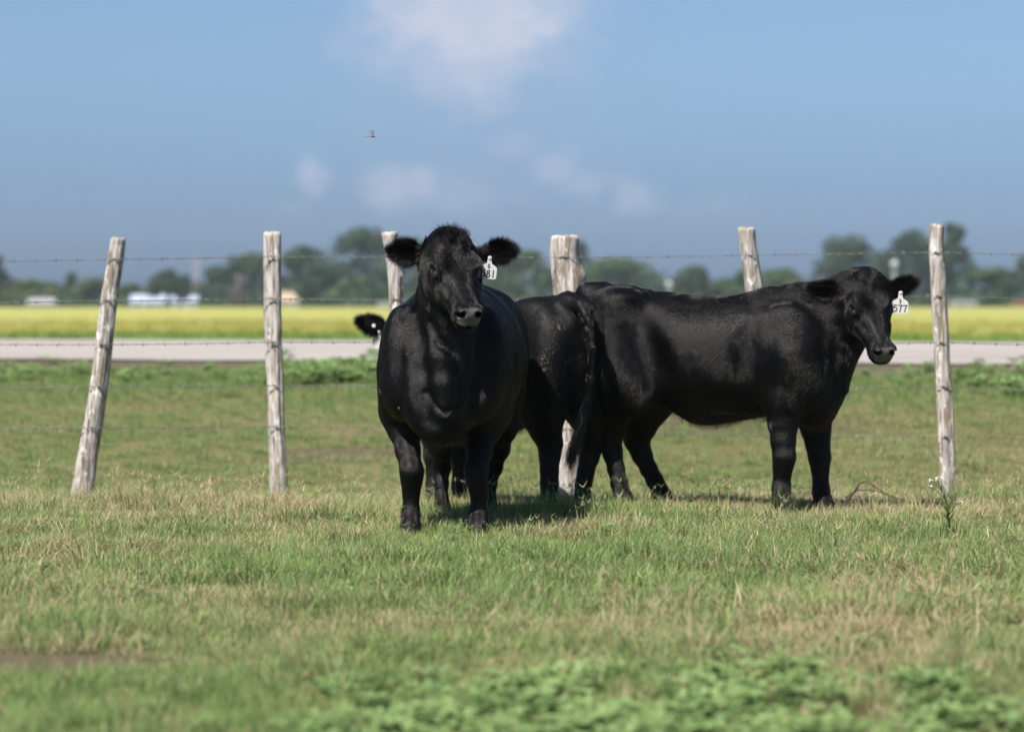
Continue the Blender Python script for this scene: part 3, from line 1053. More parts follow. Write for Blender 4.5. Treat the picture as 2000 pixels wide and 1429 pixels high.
    for (px, py, rad, lab) in ((1747, 516, 8, 'pale round water tank on a tall post before the dark trees'), (1307, 556, 7, 'small pale round water tank over the back of the right heifer')):
        d = 385
        c = P(px, py, d); zb = float(gz(c.x, d)); R = rad / F * d
        r = empty('water_tank', (c.x, d, zb)); tag(r, lab, 'water tank', 'water tanks by the far trees')
        mb = MB(); h = c.z - zb
        prof = [(h - R, .15), (h - R * .8, .65), (h - R * .3, .97), (h + R * .2, 1.0), (h + R * .7, .72), (h + R, .1)]
        mb.tube([(0, 0, z) for z, _ in prof], [R * q for _, q in prof], 16); mb.build('tank', steel, r, True)
        mb = MB(); mb.tube([(0, 0, 0), (0, 0, h - R * .95)], [.16, .12], 8); mb.build('post', steel, r, True)
        for a in range(3):
            mb = MB(); aa = a * 2.094 + .4
            mb.tube([(math.cos(aa) * R * .8, math.sin(aa) * R * .8, 0), (math.cos(aa) * R * .5, math.sin(aa) * R * .5, h - R * .7)], .05, 6); mb.build('leg', steel, r)
    # utility poles
    wood = simple_mat('grey_pole_wood', (.22, .20, .18), .85, .1, .15)
    for (px, top, lab, hw_) in ((383, 503, 'dark twin utility pole against the sky right of the white sheds', .35),
                                (465, 535, 'pale utility pole before the grey leafless bush', 0),
                                (673, 545, 'pale utility pole before the tallest tree clump', 0),
                                (548, 560, 'short utility pole beside the tan roofed house', 0)):
        d = 392
        c = P(px, top, d); zb = float(gz(c.x, d)); h = c.z - zb
        r = empty('utility_pole', (c.x, d, zb)); tag(r, lab, 'utility pole', 'utility poles along the far field edge')
        for sx in ((-hw_, hw_) if hw_ else (0,)):
            mb = MB(); mb.tube([(sx, 0, -.3), (sx, 0, h)], [.15, .10], 8); mb.build('pole', wood, r, True)
        mb = MB(); mb.box((0, -.14, h - .45), (1.7, .1, .12)); mb.build('crossarm', wood, r)


# ------------------------------------------------------------------ fence
m_post, nt, out = nmat('weathered_grey_post_wood')
tc = N(nt, 'ShaderNodeTexCoord')
ob = tc.outputs['Object']
oi = N(nt, 'ShaderNodeObjectInfo')
sh_ = N(nt, 'ShaderNodeVectorMath', operation='ADD')
cmb = N(nt, 'ShaderNodeCombineXYZ')
for i in range(3):
    nt.links.new(mth(nt, 'MULTIPLY', oi.outputs['Random'], 30.0), cmb.inputs[i])
nt.links.new(ob, sh_.inputs[0]); nt.links.new(cmb.outputs[0], sh_.inputs[1])
ob = sh_.outputs[0]
b = N(nt, 'ShaderNodeBsdfPrincipled')
grain = noise(nt, scaled(nt, ob, (1, 1, .045)), 90, 5, .65, .4)
broad = noise(nt, scaled(nt, ob, (1, 1, .16)), 22, 4, .6, .6)
blot = noise(nt, scaled(nt, ob, (1, 1, .45)), 26, 4, .6)
c = ramp(nt, grain, [(.33, (.05, .042, .036)), (.43, (.25, .225, .205)), (.58, (.45, .42, .40)), (.74, (.62, .59, .57))])
c = mixc(nt, ramp(nt, broad, [(.50, (0, 0, 0)), (.60, (.8, .8, .8))]), c, (.15, .115, .082))
c = mixc(nt, ramp(nt, blot, [(.58, (0, 0, 0)), (.66, (.85, .85, .85))]), c, (.62, .60, .57))
c = mixc(nt, ramp(nt, noise(nt, scaled(nt, ob, (1, 1, .3)), 15, 4, .6), [(.60, (0, 0, 0)), (.70, (.7, .7, .7))]), c, (.22, .19, .07))
nt.links.new(c, b.inputs['Base Color']); b.inputs['Roughness'].default_value = .85
b.inputs['Specular IOR Level'].default_value = .2
bn = N(nt, 'ShaderNodeBump'); bn.inputs['Strength'].default_value = .9; bn.inputs['Distance'].default_value = .008
nt.links.new(grain, bn.inputs['Height']); nt.links.new(bn.outputs[0], b.inputs['Normal'])
nt.links.new(b.outputs[0], out.inputs[0])
m_wire = simple_mat('galvanised_wire', (.13, .13, .135), .6, .4, .4, 30)
m_wire.node_tree.nodes['Principled BSDF'].inputs['Metallic'].default_value = .3
m_staple = simple_mat('rusty_staple', (.10, .075, .06), .7, .3, .3, 60)


def fence_post(parent, rows, dist, label, seed, knots=()):
    """rows: (py, px centre, px width) from top to foot; built at its real distance as a round, fissured trunk"""
    rng = np.random.default_rng(seed)
    rows = sorted(rows)
    pys = np.array([r[0] for r in rows], float)
    top = pys[0]; foot = pys[-1]
    nr, na = 90, 40
    t = np.linspace(0, 1, nr)
    py = top + (foot - top) * t
    cx = np.interp(py, pys, [r[1] for r in rows]); wd = np.interp(py, pys, [r[2] for r in rows]) * 1.10
    k = np.hanning(9); k /= k.sum()
    pad = lambda a: np.convolve(np.pad(a, 4, 'edge'), k, 'valid')
    cx, wd = pad(cx), pad(wd)
    cx = cx + 1.0 * vnoise2(py * .03 + seed, py * 0 + .5, seed)
    ang = np.linspace(0, 2 * math.pi, na, endpoint=False)
    V_ = []
    fiss = [(rng.uniform(0, 6.28), rng.uniform(.05, .11), rng.uniform(.16, .36), rng.uniform(0, .7), rng.uniform(.2, .7)) for _ in range(9)]
    for i in range(nr):
        c_ = P(cx[i], py[i], dist)
        R = wd[i] / F * dist / 2
        rr = np.full(na, R)
        rr = rr * (1 + .07 * np.sin(2 * ang + seed) + .05 * np.sin(3 * ang + 1.7 * seed))
        rr = rr + R * .10 * fbm2(ang * 1.6 + seed, np.full(na, i * .035), seed + 3, 3)
        rr = rr + R * .07 * vnoise2(np.cos(ang) * 5 + 9 + seed, np.sin(ang) * 5 + i * .02, seed + 11)
        for (fa, fw, fd, f0, fl) in fiss:
            dz = t[i]
            env = np.clip(1 - abs((dz - f0 - fl / 2) / (fl / 2)), 0, 1) ** .5
            da = (ang - fa - .15 * math.sin(dz * 9 + fa) + math.pi) % (2 * math.pi) - math.pi
            rr = rr - R * fd * env * np.exp(-(da / fw) ** 2)
        for (ka, kpy, ks, kh) in knots:
            da = (ang - ka + math.pi) % (2 * math.pi) - math.pi
            rr = rr + kh * np.exp(-(da / .45) ** 2) * math.exp(-((py[i] - kpy) / ks) ** 2)
        for a_, r_ in zip(ang, rr):
            V_.append((c_.x + r_ * math.cos(a_), c_.y + r_ * math.sin(a_) * .92, c_.z + (rng.normal(0, .004) if i == 0 else 0)))
    faces = []
    for i in range(nr - 1):
        for j in range(na):
            a0, a1 = i * na + j, i * na + (j + 1) % na
            faces.append((a0, a0 + na, a1 + na, a1))
    # worn top: inner ring and a sunken centre
    V_ = np.array(V_)
    cen = V_[:na].mean(0)
    ring = cen + (V_[:na] - cen) * .55 + np.array([0, 0, .006]) + rng.normal(0, .003, (na, 3))
    base_i = len(V_)
    V_ = np.vstack([V_, ring, cen + np.array([[0, 0, -.006]])])
    for j in range(na):
        faces.append((j, (j + 1) % na, base_i + (j + 1) % na, base_i + j))
        faces.append((base_i + j, base_i + (j + 1) % na, base_i + na, base_i + na))
    me = bpy.data.meshes.new('fence_post')
    me.from_pydata([tuple(v) for v in V_], [], [tuple(dict.fromkeys(f)) for f in faces])
    me.polygons.foreach_set('use_smooth', [True] * len(me.polygons))
    me.update()
    foot_w = P(cx[-1], py[-1], dist)
    off = Vector((foot_w.x, dist, float(gz(foot_w.x, dist))))
    me.transform(Matrix.Translation(-off))
    o = link_mesh('fence_post', me, m_post, parent)
    o.location = off
    if label: o['label'] = label
    return o, [(py[i], cx[i], wd[i]) for i in range(nr)]


def build_fence():
    root = empty('wire_fence', (0, 15.2, float(gz(0, 15.2))))
    tag(root, 'old barbed wire fence with weathered grey posts behind the heifers', 'fence')
    inv = Matrix.Translation(-root.location)
    posts = [
        (15.15, [(466, 231, 25), (500, 226, 27), (560, 217, 27), (640, 206, 28), (720, 197, 29), (800, 186, 31), (880, 173, 33), (950, 162, 36), (1000, 154, 38)],
         'pale cracked post leaning to the right, leftmost', 1, ()),
        (15.40, [(455, 532, 29), (480, 532, 29), (600, 533, 29), (760, 537, 28), (860, 541, 27), (950, 543, 30), (985, 544, 31)], 'slim upright grey post left of the front heifer', 2, ()),
        (15.30, [(455, 763, 29), (470, 763, 23), (520, 770, 23), (560, 773, 24), (620, 775, 25), (760, 788, 27), (985, 807, 30)], 'narrow lichen stained post behind the front heifer', 3,
         ((-.4, 538, 5, .02), (0, 566, 6, .012))),
        (15.20, [(462, 1104, 46), (470, 1103, 53), (500, 1102, 53), (520, 1106, 56), (540, 1112, 62), (570, 1114, 60), (640, 1114, 56), (800, 1113, 54), (880, 1112, 58), (985, 1112, 62)],
         'thick knotted post between the front and right heifers', 4, ((-.25, 533, 14, .022),)),
        (15.10, [(446, 1458, 33), (480, 1461, 32), (520, 1467, 33), (570, 1475, 36), (700, 1498, 35), (850, 1522, 31), (985, 1529, 29)], 'pale post leaning left behind the right heifer', 5, ()),
        (14.95, [(440, 1830, 25), (470, 1829, 26), (495, 1829, 27), (520, 1830, 28), (570, 1833, 28), (640, 1837, 28), (720, 1842, 28), (800, 1846, 29), (880, 1849, 29), (975, 1851, 30), (1000, 1852, 30)],
         'wavy grey post at the right, nearest the picture edge', 6, ()),
    ]
    info = []
    for d, rows, lab, sd, kn in posts:
        o, prof = fence_post(root, rows, d, lab, sd, kn)
        o.location = o.location - root.location
        info.append((d, prof, o))
    # wires: heights read at each post
    wires = [
        [(-420, 516), (231, 506), (532, 501), (765, 502), (1104, 502), (1467, 498), (1830, 493), (2420, 506)],
        [(-420, 595), (214, 587), (532, 583), (772, 585), (1113, 586), (1475, 582), (1834, 578), (2420, 594)],
        [(-420, 668), (203, 673), (534, 668), (779, 668), (1114, 670), (1488, 672), (1839, 669), (2420, 680)],
        [(-420, 760), (192, 755), (537, 753), (777, 753), (1113, 754), (1500, 757), (1844, 755), (2420, 766)],
        [(-420, 839), (180, 835), (540, 833), (779, 834), (1113, 838), (1514, 853), (1848, 853), (2420, 862)],
    ]
    dpost = [15.2] + [i[0] for i in info] + [14.8]
    rng = random.Random(3)
    for wi, w in enumerate(wires):
        nodes = []
        for k, (px, py) in enumerate(w):
            d = dpost[k]
            r = 0.0
            if 1 <= k <= 6:
                pr = info[k - 1][1]
                wd = np.interp(py, [a[0] for a in pr], [a[2] for a in pr])
                cxp = np.interp(py, [a[0] for a in pr], [a[1] for a in pr])
                px = cxp
                r = wd / F * d / 2 * 1.0
            nodes.append(P(px, py, d - r))
            if 1 <= k <= 6 and wi not in ():
                # staple on the post face
                mb = MB(); c_ = nodes[-1] - info[k - 1][2].location - root.location
                mb.tube([c_ + Vector((-.012, .012, .008)), c_ + Vector((-.008, -.006, .004)), c_ + Vector((.008, -.006, -.004)), c_ + Vector((.012, .012, -.008))], .0028, 5)
                mb.build('staple', m_staple, info[k - 1][2])
        pts = []
        for a_, b_ in zip(nodes[:-1], nodes[1:]):
            L = (b_ - a_).length
            n = max(8, int(L / .022))
            sag = .012 * L * rng.uniform(.3, 1.2)
            for i in range(n):
                t = i / n
                p = a_.lerp(b_, t); p.z -= sag * 4 * t * (1 - t) * .35
                pts.append(p)
        pts.append(nodes[-1])
        mb = MB()
        for ph in (0, math.pi):
            st = []
            for i, p in enumerate(pts):
                a_ = i * 1.05 + ph
                st.append(inv @ (p + Vector((0, math.cos(a_), math.sin(a_))) * .0018))
            mb.tube(st, .0014, 4)
        acc = 0.0
        for i in range(1, len(pts)):
            acc += (pts[i] - pts[i - 1]).length
            if acc > .127:
                acc = 0
                p = inv @ pts[i]
                mb.tube([p + Vector((-.006, 0, 0)), p + Vector((.006, 0, 0))], .0045, 5)
                for q in range(4):
                    dx = rng.uniform(-.012, .012)
                    a_ = q * 1.57 + rng.uniform(-.5, .5)
                    e = p + Vector((dx, math.cos(a_) * .017, math.sin(a_) * .017))
                    mb.tube([p + Vector((dx * .3, 0, 0)), e], [.0018, .0008], 4)
        mb.build('barbed_wire', m_wire, root, True)
    return root


# ------------------------------------------------------------------ implicit-surface modelling for the cattle
class Field:
    def __init__(self, lo, hi, h):
        self.lo, self.h = np.array(lo, np.float32), h
        self.n = np.ceil((np.array(hi) - np.array(lo)) / h).astype(int) + 1
        self.ax = [self.lo[i] + h * np.arange(self.n[i], dtype=np.float32) for i in range(3)]
        self.f = np.full(self.n, 1.0, np.float32)

    def sub(self, lo, hi):
        a = np.clip(np.floor((np.array(lo) - self.lo) / self.h).astype(int), 0, self.n - 1)
        b_ = np.clip(np.ceil((np.array(hi) - self.lo) / self.h).astype(int) + 1, 1, self.n)
        sl_ = tuple(slice(int(a[i]), int(b_[i])) for i in range(3))
        X_ = self.ax[0][sl_[0]][:, None, None]; Y_ = self.ax[1][sl_[1]][None, :, None]; Z_ = self.ax[2][sl_[2]][None, None, :]
        return sl_, X_, Y_, Z_

    def put(self, sl_, d, k, neg=False):
        a = self.f[sl_]
        if neg:      # smooth subtraction
            d = -d
            hh = np.maximum(k - np.abs(a - d), 0) / k
            self.f[sl_] = np.maximum(a, d) + hh * hh * k * .25
        else:
            hh = np.maximum(k - np.abs(a - d), 0) / k
            self.f[sl_] = np.minimum(a, d) - hh * hh * k * .25

    def cone(self, a, b_, r1, r2, k=.05, squash=None, neg=False):
        a, b_ = np.array(a, np.float32), np.array(b_, np.float32)
        m = max(r1, r2) * 1.6 + k + .04
        sl_, X_, Y_, Z_ = self.sub(np.minimum(a, b_) - m, np.maximum(a, b_) + m)
        ba = b_ - a
        L2 = float(ba @ ba) + 1e-9
        px, py, pz = X_ - a[0], Y_ - a[1], Z_ - a[2]
        t = np.clip((px * ba[0] + py * ba[1] + pz * ba[2]) / L2, 0, 1)
        qx, qy, qz = px - t * ba[0], py - t * ba[1], pz - t * ba[2]
        if squash is not None:
            n_, s_ = squash
            n_ = np.array(n_, np.float32); n_ = n_ / np.linalg.norm(n_)
            dn = (qx * n_[0] + qy * n_[1] + qz * n_[2]) * (1 / s_ - 1)
            qx, qy, qz = qx + n_[0] * dn, qy + n_[1] * dn, qz + n_[2] * dn
        d = np.sqrt(qx * qx + qy * qy + qz * qz) - (r1 + t * (r2 - r1))
        self.put(sl_, d, k, neg)

    def chain(self, pts, rad, k=.05, squash=None):
        for i in range(len(pts) - 1):
            self.cone(pts[i], pts[i + 1], rad[i] - (.003 if i > 1 else 0), rad[i + 1] - (.003 if i > 1 else 0), .030 if i > 1 else (k if i else max(k, .08)), squash)

    def ell(self, c, r, k=.05, R=None, neg=False):
        """R: 3x3 columns = axes"""
        c = np.array(c, np.float32)
        m = max(r) + k + .04
        sl_, X_, Y_, Z_ = self.sub(c - m, c + m)
        px, py, pz = X_ - c[0], Y_ - c[1], Z_ - c[2]
        if R is None: R = np.eye(3)
        q = []
        for i in range(3):
            q.append((px * R[0, i] + py * R[1, i] + pz * R[2, i]) / r[i])
        k0 = np.sqrt(q[0] ** 2 + q[1] ** 2 + q[2] ** 2)
        k1 = np.sqrt((q[0] / r[0]) ** 2 + (q[1] / r[1]) ** 2 + (q[2] / r[2]) ** 2) + 1e-6
        self.put(sl_, k0 * (k0 - 1) / k1, k, neg)

    def loft(self, o, R, st, k=.05, n=2.3, pad=.12, neg=False, taper=(0., 0.)):
        """st rows: (s, zt, zb, a, yoff); R columns = forward, left, up"""
        st = np.array([r if len(r) == 5 else (*r, 0.0) for r in st], np.float64)
        # Catmull-Rom resample
        tt = np.linspace(0, len(st) - 1, 14 * len(st))
        i1 = np.clip(np.floor(tt).astype(int), 0, len(st) - 2); u = (tt - i1)[:, None]
        p0, p1, p2, p3 = st[np.maximum(i1 - 1, 0)], st[i1], st[i1 + 1], st[np.minimum(i1 + 2, len(st) - 1)]
        fs = .5 * ((2 * p1) + (-p0 + p2) * u + (2 * p0 - 5 * p1 + 4 * p2 - p3) * u ** 2 + (-p0 + 3 * p1 - 3 * p2 + p3) * u ** 3)
        S = np.maximum.accumulate(fs[:, 0])
        o = np.array(o, np.float64)
        ext = []
        for s_, zt, zb, a_, yo in st:
            for z_ in (zt, zb):
                for y_ in (-a_, a_):
                    ext.append(o + R @ np.array([s_, y_ + yo, z_]))
        ext = np.array(ext)
        sl_, X_, Y_, Z_ = self.sub(ext.min(0) - pad, ext.max(0) + pad)
        px, py, pz = X_ - o[0], Y_ - o[1], Z_ - o[2]
        s = (px * R[0, 0] + py * R[1, 0] + pz * R[2, 0]).astype(np.float32)
        y = (px * R[0, 1] + py * R[1, 1] + pz * R[2, 1]).astype(np.float32)
        z = (px * R[0, 2] + py * R[1, 2] + pz * R[2, 2]).astype(np.float32)
        it = lambda col: np.interp(s, S, fs[:, col]).astype(np.float32)
        zt, zb, a_, yo = it(1), it(2), np.maximum(it(3), .004), it(4)
        cz = (zt + zb) * .5
        b_ = np.maximum((zt - zb) * .5, .004)
        zz = np.clip((z - cz) / b_, -1, 1)
        a_ = a_ * np.where(zz < 0, 1 - taper[0] * zz * zz, 1 - taper[1] * zz * zz)
        d = (np.power(np.power(np.abs(y - yo) / a_, n) + np.power(np.abs(z - cz) / b_, n) + 1e-9, 1 / n) - 1) * np.minimum(a_, b_)
        d = np.maximum(d, np.maximum(S[0] - s, s - S[-1]))
        self.put(sl_, d.astype(np.float32), k, neg)

    def val(self, p):
        q = (np.asarray(p, float) - self.lo) / self.h
        i = np.clip(np.floor(q).astype(int), 0, self.n - 2)
        u = np.clip(q - i, 0, 1)
        r = 0.0
        for a in (0, 1):
            for b_ in (0, 1):
                for c_ in (0, 1):
                    w = (u[0] if a else 1 - u[0]) * (u[1] if b_ else 1 - u[1]) * (u[2] if c_ else 1 - u[2])
                    r += w * float(self.f[i[0] + a, i[1] + b_, i[2] + c_])
        return r

    def hit(self, p0, p1, n=160):
        """first point from p0 towards p1 that lies on the surface"""
        p0, p1 = np.asarray(p0, float), np.asarray(p1, float)
        pv, pt_ = None, p0
        for k in range(n + 1):
            p = p0 + (p1 - p0) * k / n
            v = self.val(p)
            if v < 0:
                if pv is None or pv <= 0: return p
                t = pv / (pv - v)
                return pt_ + (p - pt_) * t
            pv, pt_ = v, p
        return None

    def mesh(self):
        f, h = self.f, self.h
        s = f < 0
        c = np.zeros(np.array(f.shape) - 1, np.uint8)
        offs = [(i, j, k) for i in (0, 1) for j in (0, 1) for k in (0, 1)]
        sz = c.shape
        for (i, j, k) in offs:
            c += s[i:i + sz[0], j:j + sz[1], k:k + sz[2]]
        act = (c > 0) & (c < 8)
        ijk = np.argwhere(act)
        idx = np.full(sz, -1, np.int32)
        idx[act] = np.arange(len(ijk))
        vals = np.stack([f[ijk[:, 0] + i, ijk[:, 1] + j, ijk[:, 2] + k] for (i, j, k) in offs], -1)
        pos = np.zeros((len(ijk), 3)); cnt = np.zeros(len(ijk))
        oa = np.array(offs, float)
        for a in range(8):
            for b_ in range(a + 1, 8):
                if np.abs(oa[a] - oa[b_]).sum() != 1: continue
                fa, fb = vals[:, a], vals[:, b_]
                m = (fa < 0) != (fb < 0)
                t = np.where(m, fa / np.where(m, fa - fb, 1), 0)
                pos += m[:, None] * (oa[a] + t[:, None] * (oa[b_] - oa[a])); cnt += m
        pos = pos / cnt[:, None] + ijk
        V_ = self.lo + pos * h
        quads = []
        for ax in range(3):
            o1, o2 = [(1, 2), (2, 0), (0, 1)][ax]
            sl0 = [slice(None)] * 3; sl1 = [slice(None)] * 3
            sl0[ax] = slice(0, -1); sl1[ax] = slice(1, None)
            ch = s[tuple(sl0)] != s[tuple(sl1)]
            e = np.argwhere(ch)
            ok = (e[:, o1] > 0) & (e[:, o2] > 0) & (e[:, o1] < f.shape[o1] - 1) & (e[:, o2] < f.shape[o2] - 1)
            e = e[ok]
            d1 = np.zeros(3, int); d1[o1] = 1
            d2 = np.zeros(3, int); d2[o2] = 1
            g_ = lambda q: idx[q[:, 0], q[:, 1], q[:, 2]]
            q = np.stack([g_(e - d1 - d2), g_(e - d2), g_(e), g_(e - d1)], -1)
            ins = s[e[:, 0], e[:, 1], e[:, 2]]
            q[~ins] = q[~ins][:, ::-1]
            quads.append(q)
        return V_, np.concatenate(quads)


def vert_normals(V_, Q_):
    fn = np.cross(V_[Q_[:, 2]] - V_[Q_[:, 0]], V_[Q_[:, 3]] - V_[Q_[:, 1]])
    vn = np.zeros_like(V_)
    for i in range(4):
        np.add.at(vn, Q_[:, i], fn)
    return vn / (np.linalg.norm(vn, axis=1, keepdims=True) + 1e-12), np.linalg.norm(fn, axis=1) * .5


def largest_component(V_, Q_):
    lab = np.arange(len(V_))
    for _ in range(400):
        m = lab[Q_].min(1)
        new = lab.copy()
        for i in range(4):
            np.minimum.at(new, Q_[:, i], m)
        new = new[new]
        if np.array_equal(new, lab): break
        lab = new
    u, cnt = np.unique(lab, return_counts=True)
    big = u[cnt.argmax()]
    kv = lab == big
    remap = np.cumsum(kv) - 1
    Q2 = Q_[kv[Q_].all(1)]
    return V_[kv], remap[Q2]


# cattle materials
m_hide, nt, out = nmat('black_cattle_hide')
b = N(nt, 'ShaderNodeBsdfPrincipled')
tc = N(nt, 'ShaderNodeTexCoord'); ob = tc.outputs['Object']
att = N(nt, 'ShaderNodeAttribute', attribute_type='GEOMETRY', attribute_name='tone')
sp = N(nt, 'ShaderNodeSeparateColor'); nt.links.new(att.outputs['Color'], sp.inputs[0])
c = ramp(nt, noise(nt, ob, 5, 4, .6), [(.3, (.0018, .0018, .0023)), (.7, (.0036, .0033, .0036))])
c = mixc(nt, mth(nt, 'MULTIPLY', sp.outputs['Blue'], ramp(nt, noise(nt, ob, 9, 5, .65), [(.42, (0, 0, 0)), (.75, (.5, .5, .5))])), c, (.030, .021, .016))
c = mixc(nt, sp.outputs['Green'], c, (.10, .045, .030))
nosec = ramp(nt, noise(nt, ob, 120, 3, .6), [(.35, (.050, .043, .043)), (.65, (.11, .094, .092))])
c = mixc(nt, sp.outputs['Red'], c, nosec)
nt.links.new(c, b.inputs['Base Color'])
rg = N(nt, 'ShaderNodeMix'); rg.data_type = 'FLOAT'
nt.links.new(sp.outputs['Red'], rg.inputs[0]); rg.inputs[2].default_value = .52; rg.inputs[3].default_value = .33
nt.links.new(rg.outputs[0], b.inputs['Roughness'])
nt.links.new(mth(nt, 'MULTIPLY_ADD', sp.outputs['Red'], .24, .12), b.inputs['Specular IOR Level'])
b.inputs['Sheen Weight'].default_value = .0
b.inputs['Sheen Roughness'].default_value = .4
bn = N(nt, 'ShaderNodeBump'); bn.inputs['Strength'].default_value = .22; bn.inputs['Distance'].default_value = .006
hgt = mth(nt, 'ADD', mth(nt, 'MULTIPLY', noise(nt, scaled(nt, ob, (.5, 1, .22)), 190, 3, .7, .3), .5), mth(nt, 'MULTIPLY', noise(nt, ob, 9, 3, .5), 1.6))
nt.links.new(hgt, bn.inputs['Height']); nt.links.new(bn.outputs[0], b.inputs['Normal'])
nt.links.new(b.outputs[0], out.inputs[0])

m_fur, nt, out = nmat('black_cattle_hair')
hb = N(nt, 'ShaderNodeBsdfHairPrincipled')
hb.parametrization = 'MELANIN'
hb.inputs['Melanin'].default_value = .99
hb.inputs['Melanin Redness'].default_value = .35
hb.inputs['IOR'].default_value = 1.42
hb.inputs['Roughness'].default_value = .20
hb.inputs['Radial Roughness'].default_value = .30
hb.inputs['Random Roughness'].default_value = .2
hb.inputs['Random Color'].default_value = .06
nt.links.new(hb.outputs[0], out.inputs[0])

m_eye, nt, out = nmat('dark_wet_eye')
b = N(nt, 'ShaderNodeBsdfPrincipled')
b.inputs['Base Color'].default_value = (.010, .006, .004, 1); b.inputs['Roughness'].default_value = .06
b.inputs['Specular IOR Level'].default_value = .6; b.inputs['Coat Weight'].default_value = .6
nt.links.new(b.outputs[0], out.inputs[0])
m_tag = simple_mat('white_ear_tag_plastic', (.50, .49, .48), .4, .4, .04, 60)
m_ink = simple_mat('black_marker_ink', (.012, .012, .02), .6, .3, .1)
m_stain = simple_mat('straw_flecks', (.16, .115, .07), .9, .1, .3, 60)


def hair_object(name, root_pts, dirs, normals, length, lift, droop, rad, parent, npt=4, curl=0.0, rng=RNG):
    """root_pts (n,3); dirs = flow along the skin; lift = share of the normal at the root"""
    n = len(root_pts)
    pts = np.zeros((n, npt, 3), np.float32)
    length = np.broadcast_to(length, n)[:, None]
    lift = np.broadcast_to(lift, n)[:, None]
    d0 = dirs * (1 - lift) + normals * lift
    d0 = d0 / (np.linalg.norm(d0, axis=1, keepdims=True) + 1e-9)
    p = root_pts - normals * .0004
    d = d0
    for i in range(npt):
        pts[:, i] = p
        p = p + d * length / (npt - 1)
        d = d + dirs * .25 - normals * .05 * (1 - lift) + np.array([0, 0, -droop]) + rng.normal(0, curl, (n, 3))
        d = d / (np.linalg.norm(d, axis=1, keepdims=True) + 1e-9)
    cu = bpy.data.hair_curves.new(name)
    cu.add_curves([npt] * n)
    cu.attributes['position'].data.foreach_set('vector', pts.ravel())
    ra = cu.attributes.get('radius') or cu.attributes.new('radius', 'FLOAT', 'POINT')
    prof = np.linspace(1, .25, npt)
    ra.data.foreach_set('value', (rad * np.tile(prof, n) * np.repeat(rng.uniform(.7, 1.3, n), npt)).astype(np.float32))
    cu.materials.append(m_fur)
    o = bpy.data.objects.new(name, cu)
    COL.objects.link(o)
    o.parent = parent
    o['kind'] = 'stuff'
    return o


